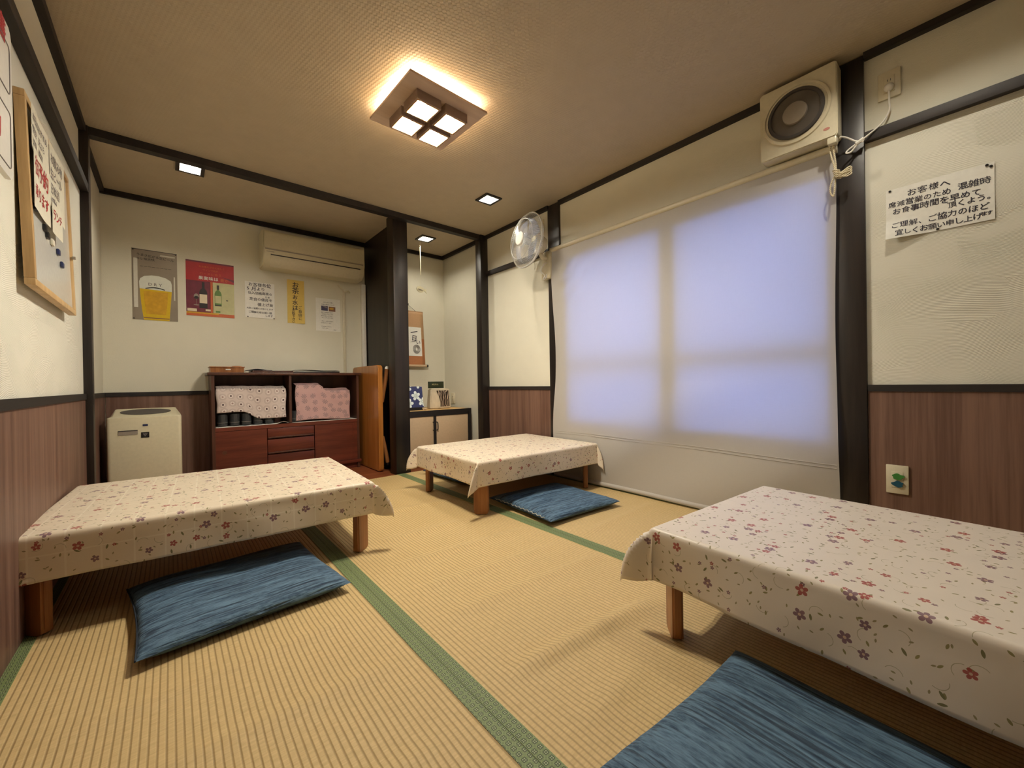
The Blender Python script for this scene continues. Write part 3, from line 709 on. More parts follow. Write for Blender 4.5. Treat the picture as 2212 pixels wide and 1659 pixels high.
def rush_mat(x0, x1, label, wob):
    t = thing('rush_mat', label, 'mat', (x0, 0, -0.013), 0, 'rush mats covering the floor')
    y0, y1 = YREAR+0.005, 3.155
    w = x1-x0; hb = 0.0335
    sway = lambda y: wob*math.sin(y*2.1+0.6)
    top = 0.023
    def P(u, v):
        x = hb*0.9+(w-1.8*hb)*u; y = y0+(y1-y0)*v
        return (x, y, top-0.0012+max(0, wrinkle(x0+x, y)))
    bm = B(); grid(bm, 64, 280, P)
    for a, b, c, d in ((hb*0.9, w-hb*0.9, y0, y0+0.002), (hb*0.9, w-hb*0.9, y1-0.002, y1)): box(bm, a, b, c, d, 0.0, top-0.002)
    obj('woven_field', bm, M['tatami'], t, 60)
    for a, b in ((0.0, hb), (w-hb, w)):
        def Q(u, v):
            x = a+0.0006+(b-a-0.0012)*u; y = y0+(y1-y0)*v
            s = sway(y)
            return (x+(0 if abs(x0+x-XL) < 0.1 else s), y, top+0.0006+max(0, wrinkle(x0+x, y))*0.6)
        bm = B(); grid(bm, 4, 280, Q)
        r = bmesh.ops.extrude_face_region(bm, geom=bm.faces[:])
        for v in r['geom']:
            if isinstance(v, bmesh.types.BMVert): v.co.z = 0.001
        obj('brocade_border', bm, M['heri'], t, 60)['label'] = 'green brocade border'
rush_mat(-0.351, 0.5403, 'woven rush mat under the table nearest the left wall', 0.0)
rush_mat(0.5403, 1.4506, 'middle woven rush mat, wrinkled, bare between the tables', 0.0)
rush_mat(1.4506, 2.338, 'woven rush mat along the window blind', 0.0)

# ---------------------------------------------------------------- tables and cloths
def low_table(label, loc, rot, a, b, htop, inset=0.030):
    loc = (loc[0], loc[1], loc[2]+0.0012)
    t = thing('low_table', label, 'table', loc, rot, 'low dining tables')
    bm = B(); box(bm, -a, a, -b, b, htop-0.030, htop, 0, 0.008); obj('tabletop', bm, M['leg'], t)
    for sx in (-1, 1):
        for sy in (-1, 1):
            cx, cy = sx*(a-inset), sy*(b-inset)
            bm = B()
            prism(bm, [(-0.044, htop-0.028), (0.044, htop-0.028), (0.044, 0.022), (0.038, 0.006), (0.026, 0.0), (-0.026, 0.0), (-0.038, 0.006), (-0.044, 0.022)], -0.015, 0.015)
            bmesh.ops.bevel(bm, geom=[e for e in bm.edges if abs(e.verts[0].co.z-e.verts[1].co.z) > 0.1], offset=0.006, segments=3, affect='EDGES')
            o = obj('leg', bm, M['leg'], t)
            o.location = (cx, cy, 0); o.rotation_euler = (0, 0, math.atan2(sy, sx)+PI/2)
    return t
def tablecloth(label, loc, rot, a, b, h, ov, mat, seed, ear, side_flare=None, xmin=-9.0):
    """ear: angle of outward lean at the corners, per corner (sx, sy)"""
    rng = random.Random(seed)
    def lines(c):
        inner = [c*(i/14.0) for i in range(-14, 15)]
        edge = [0.004, 0.009, 0.014, 0.02, 0.03] + [0.03+(ov-0.03)*k/14 for k in range(1, 15)]
        return [-(c+e) for e in reversed(edge)]+inner+[c+e for e in edge]
    us, vs = lines(a), lines(b)
    ph = [rng.uniform(0, 6.28) for _ in range(8)]
    def hang(e, ang0, bend, L):
        """integrate a strip leaving horizontally, turning down over a small radius"""
        out = drop = 0.0; n = max(2, int(e/0.004)); ds = e/n; r = 0.013
        for i in range(n):
            s = (i+0.5)*ds
            turn = min(1.0, s/(r*PI/2))
            lean = ang0*(1-bend*s/L)
            phi = (PI/2-lean)*turn
            out += math.cos(phi)*ds; drop += math.sin(phi)*ds
        return out, drop
    def P(u, v):
        su, sv = (1 if u >= 0 else -1), (1 if v >= 0 else -1)
        eu, ev = max(abs(u)-a, 0.0), max(abs(v)-b, 0.0)
        if eu == 0 and ev == 0:
            return Vector((u, v, h+0.0006*noise.noise(Vector((u*9, v*9, seed)))))
        rho = math.hypot(eu, ev); th = math.atan2(ev, eu)
        g = math.sin(2*th)**2 if eu > 0 and ev > 0 else 0.0
        k = ear.get((su, sv), 0.8)
        s = u if ev > 0 and eu == 0 else (v if eu > 0 and ev == 0 else 0)
        wav = 0.05*math.sin(s*7+ph[0])+0.035*math.sin(s*17+ph[1]) if g == 0 else 0.0
        sf = (side_flare or {}).get('x' if eu > ev else 'y', 0.06)
        sf = sf*(su if False else 1)
        pleat = g*(0.52+0.48*math.cos(6*(th-PI/4))) if g > 0 else 0.0
        lean = sf+wav*min(1.0, rho/0.08)+k*pleat*min(1.0, rho/0.045)
        out, drop = hang(rho, lean, 1.10 if g > 0 else 0.3, ov*1.42)
        d = Vector((math.cos(th)*su if eu > 0 else 0.0, math.sin(th)*sv if ev > 0 else 0.0, 0))
        p = Vector((su*min(abs(u), a), sv*min(abs(v), b), h))+d*out
        p.z -= drop
        # a soft twist so that the ears fall to one side
        tw = Vector((-d.y, d.x, 0))*(g*rho*0.22*(1 if (su*sv) > 0 else -1)*math.sin(ph[2]+su*1.3+sv*0.7))
        p += tw
        p.x = max(p.x, xmin)
        q = p*14; p += d*0.004*noise.noise(Vector((q.x, q.y, q.z*0.5+seed)))*min(1, rho/0.05)
        return p
    bm = B(); nu, nv = len(us), len(vs)
    V = [[bm.verts.new(P(u, v)) for v in vs] for u in us]
    uvl = bm.loops.layers.uv.verify()
    for i in range(nu-1):
        for j in range(nv-1):
            f = bm.faces.new((V[i][j], V[i+1][j], V[i+1][j+1], V[i][j+1]))
            for l, (x, y) in zip(f.loops, ((i, j), (i+1, j), (i+1, j+1), (i, j+1))): l[uvl].uv = (us[x]+seed*1.7, vs[y]+seed*0.9)
    o = obj('tablecloth', bm, mat, None, 75)
    md = o.modifiers.new('thickness', 'SOLIDIFY'); md.thickness = 0.0012; md.offset = -1
    tag(o, label, 'tablecloth', 'flowered tablecloths on the low tables', (loc[0], loc[1], loc[2]+0.0012), rot)
    return o
KF, FZ = 0.9868, 0.010        # mats rise a little above the alcove floor
HT = 0.308
TL = ((0.180, 2.225, FZ), -3.0, 0.515, 0.395)
TM = ((1.793, 2.176, FZ), -2.2, 0.484, 0.370)
TR = ((1.421, 0.089, FZ), -4.0, 0.518, 0.365)
low_table('brown wooden low table against the left wall, under a flowered cloth', TL[0], TL[1], TL[2], TL[3], HT-0.002)
low_table('brown wooden low table next to the window blind, under a flowered cloth', TM[0], TM[1], TM[2], TM[3], HT-0.002, 0.045)
low_table('brown wooden low table in the right foreground, under a flowered cloth', TR[0], TR[1], TR[3], TR[2], HT-0.002)
tablecloth('flowered tablecloth with pale grid lines on the table by the left wall', TL[0], TL[1], TL[2]+0.006, TL[3]+0.006, HT+0.001, 0.148, M['clothL'], 1, {(1, -1): 1.0, (-1, -1): 0.85, (-1, 1): 0.0, (1, 1): 0.5}, {'x': 0.0, 'y': 0.05}, -0.531)
tablecloth('small flowered tablecloth on the table next to the window blind', TM[0], TM[1], TM[2]+0.006, TM[3]+0.006, HT+0.001, 0.146, M['clothM'], 2, {(-1, -1): 0.75, (1, -1): 0.45, (-1, 1): 1.0, (1, 1): 0.0}, {'x': 0.0, 'y': 0.04})
tablecloth('flowered tablecloth with large blossoms on the right foreground table', TR[0], TR[1], TR[3]+0.006, TR[2]+0.006, HT+0.001, 0.160, M['clothR'], 3, {(-1, 1): 0.95, (1, 1): 0.7, (-1, -1): 0.6, (1, -1): 0.5}, {'x': 0.05, 'y': 0.05})

# ---------------------------------------------------------------- floor cushions
def cushion(label, loc, rot, hx, hy, th, seed, stitch):
    t = thing('floor_cushion', label, 'cushion', loc, rot, 'blue floor cushions')
    def prof(a): return max(0.0, 1-abs(a)**5.0)**0.45
    def wr(x, y):
        n = noise.noise(Vector((x*2.2, y*26, seed)))+0.6*noise.noise(Vector((x*4.5, y*60, seed+5)))
        return n
    def P(sgn):
        def f(u, v):
            a, b = 2*u-1, 2*v-1
            a = math.copysign(abs(a)**0.8, a); b = math.copysign(abs(b)**0.8, b)
            e = prof(a)*prof(b)
            k = 1-0.045*(1-abs(a)**2)*abs(b)**6
            k2 = 1-0.045*(1-abs(b)**2)*abs(a)**6
            x, y = a*hx*k2, b*hy*k
            z = th*0.5+sgn*th*0.5*e
            if sgn > 0: z += e*(0.0048*wr(x, y)+0.006*noise.noise(Vector((x*4, y*4, seed+9))))
            else: z = max(0.001, z)
            return (x, y, z)
        return f
    bm = B(); grid(bm, 70, 80, P(1)); grid(bm, 24, 24, P(-1))
    bmesh.ops.remove_doubles(bm, verts=bm.verts, dist=0.0004)
    obj('cover', bm, M['cush'], t, 80)
    pts = [(-hx*(1-0.045*(1-(k/12)**2))-0.001, hy*k/12*0.99, th*0.5) for k in range(-12, 13)]
    bm = B(); tube(bm, pts, 0.0028, 6); obj('seam', bm, M['piping'], t)['label'] = 'dark seam'
    if stitch:
        bm = B(); pts = []
        for k in range(-12, 13):
            y = hy*k/15; x = -hx*(1-0.045*(1-(k/15)**2))
            pts.append((x-0.003 if k % 2 else x+0.004, y, th*0.5+(0.003 if k % 2 else 0.008)))
        tube(bm, pts, 0.0014, 5)
        obj('stitching', bm, M['thread'], t)['label'] = 'pale loose stitching'
cushion('blue floor cushion half under the table by the left wall', (0.180, 1.735, FZ+0.001), 5.0, 0.285, 0.272, 0.062, 1, False)
cushion('blue floor cushion in front of the table next to the blind', (1.765, 1.710, FZ+0.001), -3.5, 0.278, 0.282, 0.058, 2, True)
cushion('blue floor cushion behind the table next to the blind, half hidden', (1.872, 2.735, FZ+0.001), 0.0, 0.29, 0.285, 0.060, 3, False)
cushion('large blue floor cushion in the right foreground', (0.815, 0.152, FZ+0.001), 86.0, 0.300, 0.285, 0.066, 4, False)

# ---------------------------------------------------------------- roller blind
def blind():
    t = thing('roller_blind', 'cream cotton roller blind pulled down over the window', 'blind', (2.314, 0, 0))
    y0, y1, z0, z1 = 0.440, 2.212, 0.040, 1.786
    def X(y, z):
        k = max(0.0, 1-z/0.75)
        e = 1-0.75*math.exp(-((y-2.0)/0.45)**2)
        d = -0.030*k*e*(0.6+math.sin(6.5*y+9.0*z+0.5))-0.045*k*e*noise.noise(Vector((y*2.2+z*2.6, z*1.0, 1.7)))
        d -= 0.006*noise.noise(Vector((y*1.6, z*1.1, 7.0)))
        # crumple near the fan
        g = math.exp(-((y-2.02)/0.13)**2-((z-1.57)/0.16)**2)
        d -= 0.030*g*noise.noise(Vector((y*8+z*5, z*9-y*3, 2.0)))
        # edge curls
        d -= 0.010*math.exp(-((y-y1)/0.05)**2)*math.sin(z*5)
        return d
    def P(u, v):
        y, z = y0+(y1-y0)*u, z0+(z1-z0)*v
        e = 0.010*math.sin(z*4.4+0.4)*(1 if u > 0.5 else -0.5)*abs(2*u-1)**6
        return (X(y, z), y+e, z)
    bm = B(); grid(bm, 130, 130, P); obj('fabric', bm, M['blind'], t, 80)
    bm = B(); tube(bm, [(X(y, z0)-0.001, y, z0-0.007) for y in [y0+(y1-y0)*k/40 for k in range(41)]], 0.0140, 12); obj('hem_bar', bm, M['blind'], t)['label'] = 'rolled hem with bar'
    for z in (0.355, 0.340):
        bm = B(); tube(bm, [(X(y, z)-0.001, y, z+0.02*math.sin((y-y0)*1.2)) for y in [y0+0.004+(y1-y0-0.008)*k/40 for k in range(41)]], 0.0016, 5); obj('fold_crease', bm, M['blind'], t)
    bm = B(); tube(bm, [(0.0, y0-0.006, z1+0.012), (0.0, y1+0.015, z1+0.012)], 0.0165, 16); obj('roller_tube', bm, M['ivory'], t)['label'] = 'cream roller tube'
    for y in (y0-0.010, y1+0.012):
        bm = B(); box(bm, -0.014, 0.026, y, y+0.006, z1-0.012, z1+0.026, 0, 0.002); obj('bracket', bm, M['ivory'], t)
blind()

# ---------------------------------------------------------------- right wall
def vent_fan():
    t = thing('ventilation_fan', 'dusty white square ventilation fan high beside the blind', 'fan', (XR, 0.5645, 1.9825), -90)
    w, h, d = 0.151, 0.165, 0.105
    bm = B(); prism(bm, rrect(-w, w, -h, h, 0.014, 3), -d, -0.030)
    bmesh.ops.bevel(bm, geom=[e for e in bm.edges if abs(e.verts[0].co.y+d) < 1e-4 and abs(e.verts[1].co.y+d) < 1e-4], offset=0.004, segments=2, affect='EDGES')
    box(bm, -w+0.02, w-0.02, -0.031, 0.0, -h+0.02, h-0.02)
    obj('housing', bm, M['ivory'], t)
    cm = Matrix.Translation((-0.004, -d, 0.006)) @ Matrix.Rotation(PI/2, 4, 'X')
    bm = B(); lathe(bm, [(0.137, -0.001), (0.134, 0.006), (0.124, 0.006), (0.121, -0.001)], 48, cm, 0, False, False); obj('ring', bm, M['ivory'], t)
    bm = B(); lathe(bm, [(0.112, 0.0055), (0.108, 0.009), (0.098, 0.009), (0.096, 0.001)], 48, cm, 0, False, False); obj('opening_rim', bm, M['dgrey'], t)
    bm = B(); lathe(bm, [(0.113, 0.0015), (0.104, 0.0008), (0.060, 0.0008), (0.050, 0.0035)], 48, cm, 0, False, True); obj('shutter', bm, M['ventgrey'], t)['label'] = 'dusty shutter with recess shade in its dark grey'
    bm = B(); lathe(bm, [(0.050, 0.002), (0.048, 0.014), (0.042, 0.017)], 40, cm, 0, False, True); obj('hub', bm, M['greyp'], t)
    bm = B(); prism(bm, circ(0.112, -0.122, 0.012, 16, 0.006), -d-0.001, -d+0.001); obj('badge', bm, M['badge'], t)['label'] = 'small faded red badge'
    bm = B(); box(bm, 0.112, 0.146, -0.102, -0.062, -h-0.028, -h+0.004, 0, 0.006); obj('switch_box', bm, M['ivory'], t)
vent_fan()
def wall_outlet(name, label, loc, rot, covers, plate=(0.07, 0.12)):
    t = thing(name, label, 'outlet', loc, rot)
    a, b = plate[0]/2, plate[1]/2
    bm = B(); box(bm, -a, a, -0.009, 0, -b, b, 0, 0.003); obj('plate', bm, M['ivory'], t)
    bm = B(); box(bm, -0.018, 0.018, -0.011, -0.008, -0.034, 0.034, 0, 0.001); obj('socket_block', bm, M['ivory'], t)
    if covers:
        rng = random.Random(3)
        for nm, m, z in (('green_socket_cover', 'greent', 0.013), ('teal_socket_cover', 'bluet', -0.018)):
            o = [(0.002+0.018*(1+0.16*math.sin(3*q+z*90)+0.1*math.sin(5*q))*math.cos(q), z+0.0125*(1+0.14*math.sin(4*q+1))*math.sin(q)) for q in (2*PI*k/28 for k in range(28))]
            bm = B(); prism(bm, o, -0.016, -0.010); obj(nm, bm, M[m], t)['label'] = nm.replace('_', ' ')
    else:
        for z in (0.017, -0.017):
            bm = B(); box(bm, -0.006, -0.004, -0.0125, -0.010, z-0.004, z+0.004); box(bm, 0.004, 0.006, -0.0125, -0.010, z-0.004, z+0.004); obj('socket_slots', bm, M['black'], t, 0)
    return t
wall_outlet('wall_outlet', 'ivory wall outlet with green and teal covers on the right wainscot', (XR-0.008, 0.247, 0.321), -90, True)
wall_outlet('wall_outlet', 'dusty upper wall outlet holding the fan plug, near the ceiling', (XR, 0.258, 1.992), -90, False, (0.072, 0.116))
wall_outlet('wall_outlet', 'small ivory outlet inside the tokonoma beside the stone block', (XR-0.006, 3.745, 0.595), -90, False, (0.07, 0.12))
def spline(pts, n=8):
    pts = [Vector(p) for p in pts]; out = []
    for i in range(len(pts)-1):
        p0, p1, p2, p3 = pts[max(i-1, 0)], pts[i], pts[i+1], pts[min(i+2, len(pts)-1)]
        for k in range(n):
            s = k/n
            out.append(0.5*((2*p1)+(p2-p0)*s+(2*p0-5*p1+4*p2-p3)*s*s+(3*p1-p0-3*p2+p3)*s**3))
    return out+[pts[-1]]
def fan_cord():
    t = thing('power_cord', 'white power cord looping from the ventilation fan to the upper outlet', 'cord', (XR, 0.258, 1.975))
    bm = B()
    A = [(-0.020, 0.0, -0.012), (-0.020, -0.001, -0.06), (-0.018, 0.000, -0.10), (-0.024, 0.022, -0.142), (-0.040, 0.060, -0.176), (-0.048, 0.090, -0.196), (-0.055, 0.128, -0.219), (-0.058, 0.135, -0.231), (-0.056, 0.120, -0.232), (-0.05, 0.098, -0.205), (-0.048, 0.092, -0.196)]
    tube(bm, spline(A), 0.0036, 8)
    C = [(-0.050, 0.078, -0.203), (-0.052, 0.105, -0.190), (-0.060, 0.130, -0.168), (-0.075, 0.148, -0.160), (-0.085, 0.1515, -0.166)]
    tube(bm, spline(C), 0.0036, 8)
    tube(bm, [(-0.048, 0.078, -0.190), (-0.052, 0.104, -0.204)], 0.008, 8)
    obj('cable', bm, M['white'], t)
    bm = B(); ball(bm, (-0.017, 0.0, 0.0), 0.017, 0, 1.0); obj('plug', bm, M['white'], t)
fan_cord()
def pull_cord():
    t = thing('pull_cord', 'beige twisted pull cord tied in a bundle under the ventilation fan', 'cord', (2.268, 0.440, 1.815))
    bm = B()
    tube(bm, spline([(0, 0.004, 0.0), (0.0, 0.006, -0.05), (0.0, -0.008, -0.12), (0, -0.012, -0.150)]), 0.0032, 8)
    tube(bm, spline([(0, -0.004, 0.0), (0.0, -0.006, -0.05), (0.0, -0.012, -0.10), (0, -0.014, -0.150)]), 0.0032, 8)
    for k in range(5):
        z = -0.142-0.008*k
        tube(bm, [(0.011*math.cos(q), -0.014-0.002*k+0.011*math.sin(q), z+0.003*math.sin(q)) for q in (2*PI*i/14 for i in range(14))], 0.0034, 7, closed=True)
    for k in range(3):
        a = -0.25+0.22*k
        tube(bm, spline([(0, -0.018, -0.160), (-0.004, -0.040, -0.158+0.02*a), (0.0, -0.060, -0.150+0.04*a), (0.004, -0.066, -0.160+0.05*a), (0.0, -0.050, -0.172+0.03*a), (0, -0.016, -0.166)]), 0.0032, 7)
    tube(bm, spline([(0, -0.008, -0.165), (0.0, 0.006, -0.20), (0, 0.006, -0.235), (0, -0.004, -0.25), (0, -0.008, -0.22), (0, -0.012, -0.17)]), 0.0032, 7)
    obj('cord', bm, M['cord'], t)
    bm = B(); box(bm, -0.004, 0.004, -0.006, 0.006, 0.0, 0.018, 0, 0.001); obj('cord_clip', bm, M['steel'], t)
pull_cord()
def sheet(bm, w, h, surf, mi=0, n=14):
    grid(bm, n, n, lambda u, v: (-w/2+w*u, surf(-w/2+w*u, -h/2+h*v), -h/2+h*v), mi)
def pins(t, pts, surf=None, m='black', r=0.0045):
    for x, z in pts:
        bm = B(); y = surf(x, z) if surf else -0.001
        lathe(bm, [(r, 0.0), (r, 0.003), (r*0.6, 0.005)], 12, Matrix.Translation((x, y, z)) @ Matrix.Rotation(PI/2, 4, 'X')); obj('push_pin', bm, M[m], t)
def right_notice():
    t = thing('handwritten_notice', 'white handwritten notice pinned on the right wall beside the dark post', 'notice', (XR-0.003, 0.124, 1.440), -90)
    w, h = 0.297, 0.212
    def surf(x, z):
        c = max(0.0, (-x-0.02)/0.13)*max(0.0, (-z-0.03)/0.075)
        return -0.0015-0.028*min(1.0, c)-0.0015*(1+math.sin(x*30+z*18))
    bm = B(); sheet(bm, w, h, surf, 0, 24); obj('paper', bm, M['paper'], t, 80)
    L = []
    def ln(s, x, z, size, sp): L.append(dict(s=s, x=x, z=z, size=size, sp=sp, jit=0.15, surf=surf, y=-0.0009))
    ln('お客様へ', -0.085, 0.074, 0.029, 1.08)
    ln('席減営業のため', -0.142, 0.040, 0.026, 1.0); ln('混雑時', 0.056, 0.046, 0.028, 1.0)
    ln('お食事時間を早めて', -0.130, 0.010, 0.028, 0.98)
    ln('頂くよう。', 0.028, -0.017, 0.026, 0.96)
    ln('ご理解、ご協力のほど', -0.134, -0.050, 0.027, 1.0)
    ln('宜しくお願い申し上げ', -0.120, -0.084, 0.0255, 0.93); ln('ます', 0.114, -0.079, 0.017, 0.75)
    lettering(t, L, M['ink'])
    pins(t, [(-0.136, 0.100), (0.002, -0.100), (0.140, 0.092), (0.130, 0.100)], surf)
right_notice()

# ---------------------------------------------------------------- wall fan beside the blind
def wall_fan():
    t = thing('wall_fan', 'silver caged wall fan on the post left of the blind', 'fan', (2.328, 2.262, 1.800))
    bm = B(); box(bm, -0.035, 0.0, -0.045, 0.055, -0.225, -0.005, 0, 0.008); obj('wall_bracket', bm, M['ivory'], t)
    bm = B(); tube(bm, spline([(-0.030, 0.0, -0.06), (-0.075, 0.0, -0.06), (-0.10, 0.0, -0.02), (-0.11, 0.0, 0.02)]), 0.018, 12); obj('neck', bm, M['ivory'], t)
    fr = Matrix.Translation((-0.245, 0.0, 0.036)) @ Matrix.Rotation(R(-9), 4, 'Z') @ Matrix.Rotation(R(-90), 4, 'Y')   # local +z points along -x (front)
    fr = fr @ Matrix.Rotation(R(4), 4, 'Y')
    bm = B(); lathe(bm, [(0.030, -0.170), (0.056, -0.160), (0.066, -0.130), (0.066, -0.070), (0.055, -0.048)], 28, fr); obj('motor_housing', bm, M['ivory'], t)
    RG = 0.205
    def cage(front):
        bm = B()
        prof = [(0.045, 0.060), (0.10, 0.057), (0.15, 0.046), (0.185, 0.026), (RG, 0.0)] if front else [(0.060, -0.055), (0.12, -0.052), (0.17, -0.040), (0.195, -0.022), (RG, -0.004)]
        n = 92
        for k in range(n):
            a = 2*PI*k/n
            tube(bm, [fr @ Vector((r*math.cos(a+0.25*(r if front else -r)), r*math.sin(a+0.25*(r if front else -r)), z)) for r, z in prof], 0.0012, 4, cap=False)
        rr = ([(RG, 0.0, 0.0040), (0.15, 0.047, 0.0026), (0.047, 0.060, 0.002)] if front else [(RG, -0.006, 0.0040), (0.17, -0.041, 0.002), (0.12, -0.052, 0.002)])
        for r, z, w in rr:
            tube(bm, [fr @ Vector((r*math.cos(2*PI*k/56), r*math.sin(2*PI*k/56), z)) for k in range(56)], w, 8, closed=True)
        return bm
    obj('front_guard', cage(True), M['wire'], t); obj('rear_guard', cage(False), M['wire'], t)
    bm = B(); lathe(bm, [(0.050, 0.054), (0.052, 0.062), (0.046, 0.068), (0.0, 0.069)], 32, fr, 0, True, False); obj('centre_badge', bm, M['white'], t)
    bm = B(); lathe(bm, [(0.026, -0.03), (0.030, 0.0), (0.026, 0.03), (0.010, 0.036)], 24, fr); obj('blade_hub', bm, M['fanblade'], t)
    for b in range(4):
        a0 = b*PI/2+0.4
        bm = B()
        def Pb(u, v):
            r = 0.028+0.135*u; a = a0+(v-0.5)*(0.5+0.85*u)+0.35*u
            return fr @ Vector((r*math.cos(a), r*math.sin(a), 0.030*(v-0.5)*(1-0.3*u)))
        grid(bm, 10, 8, Pb); ob = obj('blade', bm, M['fanblade'], t, 80); md = ob.modifiers.new('thickness', 'SOLIDIFY'); md.thickness = 0.002
    bm = B()
    for s in (0.0, 0.022): tube(bm, spline([(-0.17+s, -0.01, -0.120), (-0.168+s, -0.012, -0.150), (-0.172+s, -0.01, -0.175)]), 0.0022, 6)
    obj('pull_strings', bm, M['cord'], t)
    bm = B(); tube(bm, spline([(-0.036, -0.01, -0.10), (-0.075, -0.015, -0.12), (-0.095, 0.0, -0.17), (-0.055, 0.0, -0.20), (-0.070, 0.0, -0.235), (-0.045, -0.005, -0.215), (-0.036, -0.005, -0.19)]), 0.0050, 8); obj('coiled_cable', bm, M['white'], t)
wall_fan()
pbox_ = B(); box(pbox_, -0.034, 0.034, -0.008, 0, -0.055, 0.055, 0, 0.003)
tag(obj('switch_plate', pbox_, M['ivory']), 'small ivory switch plate behind the caged wall fan', 'switch', None, (XR, 2.36, 2.03), -90)

# ---------------------------------------------------------------- left wall
def whiteboard():
    t = thing('whiteboard', 'wood framed whiteboard with pinned papers on the left wall', 'whiteboard', (XL+0.009, 2.255, 1.380), 90)
    t.rotation_euler = (R(-1.5), 0, R(90))
    a, b = 0.352, 0.300
    bm = B(); box(bm, -a+0.01, a-0.01, -0.016, -0.006, -b+0.01, b-0.01); obj('board', bm, M['board'], t, 0)
    for nm, bx in (('frame_rail', (-a, a, b-0.022, b)), ('frame_rail', (-a, a, -b, -b+0.022)), ('frame_stile', (-a, -a+0.022, -b+0.022, b-0.022)), ('frame_stile', (a-0.022, a, -b+0.022, b-0.022))):
        bm = B(); box(bm, bx[0], bx[1], -0.024, 0, bx[2], bx[3], 0, 0.002); obj(nm, bm, M['pine'], t)
    bm = B(); box(bm, a-0.03, a-0.015, -0.034, -0.024, -0.055, -0.045); obj('hook', bm, M['steel'], t)
whiteboard()
def board_papers():
    G2 = 'papers and magnets on the whiteboard'
    def pos(x, z, o): return (XL+0.009+o-0.026*z, 2.255+x*0.91, 1.380+z)
    def sh(label, x, z, w, h, o, lines, red, tilt=0.0):
        t = thing('clipped_paper', label, 'paper', pos(x, z, o), 90, G2)
        surf = lambda px, pz: -0.0015-0.004*(1+math.sin(px*22+x*9))*0.5
        bm = B(); sheet(bm, w, h, surf); obj('paper', bm, M['paperc'], t, 80)
        lettering(t, [dict(s=s, x=-w/2+0.012, z=zz, size=sz, sp=0.98, jit=0.15, surf=surf, y=-0.001) for s, zz, sz in lines], M['redink' if red else 'greyink'])
    sh('sheet with red writing at the lower left of the whiteboard', -0.245, 0.045, 0.230, 0.190, 0.026, [('御予約', 0.045, 0.066), ('承ります', -0.035, 0.050)], True)
    sh('sheet with faint dark writing at the upper left of the whiteboard', -0.235, 0.205, 0.240, 0.150, 0.026, [('本日のおすすめ', 0.035, 0.030), ('刺身 天ぷら', -0.005, 0.030), ('焼魚 煮物', -0.045, 0.030)], False)
    sh('sheet with faint writing at the upper right of the whiteboard', 0.055, 0.150, 0.250, 0.250, 0.026, [('お飲み物', 0.075, 0.045), ('生ビール', 0.02, 0.042), ('日本酒', -0.035, 0.042), ('焼酎', -0.085, 0.042)], False)
    sh('small narrow sheet with pink writing in the middle of the whiteboard', -0.030, -0.005, 0.150, 0.110, 0.031, [('ランチ', 0.015, 0.042)], True)
    mg = [('black magnet at the lower edge of the red sheet', -0.30, -0.035, 'black'), ('black oblong magnet under the red sheet, further right', -0.165, -0.065, 'black'), ('black magnet clip in the middle of the whiteboard', -0.125, -0.080, 'black'),
          ('pale square magnet in the middle of the whiteboard', -0.045, -0.085, 'paperc'), ('navy magnet in the right half of the whiteboard, upper one', 0.065, -0.095, 'magd'), ('navy magnet in the right half of the whiteboard, lower one', 0.130, -0.130, 'magd')]
    for lb, x, z, m in mg:
        bm = B(); box(bm, -0.017, 0.017, -0.008, 0.0, -0.011, 0.011, 0, 0.003)
        tag(obj('magnet', bm, M[m]), lb, 'magnet', G2, pos(x, z, 0.0165), 90)
board_papers()
def menu_plate():
    t = thing('menu_plate', 'white menu plate with red lettering at the left edge of the photo', 'sign', (XL+0.022, 1.560, 1.530), 90)
    bm = B(); prism(bm, rrect(-0.165, 0.165, -0.205, 0.205, 0.022), -0.012, 0.0)
    bmesh.ops.bevel(bm, geom=[e for e in bm.edges if abs(e.verts[0].co.y+0.012) < 1e-4 and abs(e.verts[1].co.y+0.012) < 1e-4], offset=0.003, segments=2, affect='EDGES')
    obj('plate', bm, M['white'], t)
    bm = B()
    for z0, z1 in ((0.020, 0.150), (-0.180, -0.030)):
        o = rrect(-0.14, 0.142, z0, z1, 0.014)
        tube(bm, [(x, -0.0125, z) for x, z in o], 0.0014, 5, closed=True)
    obj('ruled_border', bm, M['greyink'], t)
    lettering(t, [dict(s='お品書', x=-0.10, z=0.172, size=0.072, sp=1.0, y=-0.0132), dict(s='定食', x=-0.08, z=0.08, size=0.07, sp=1.0, y=-0.0132), dict(s='丼物', x=-0.08, z=-0.10, size=0.07, sp=1.0, y=-0.0132)], M['redink'])
    bm = B(); box(bm, -0.12, 0.12, 0.0, 0.022, -0.16, 0.16); obj('backing', bm, M['dgrey'], t, 0)
menu_plate()

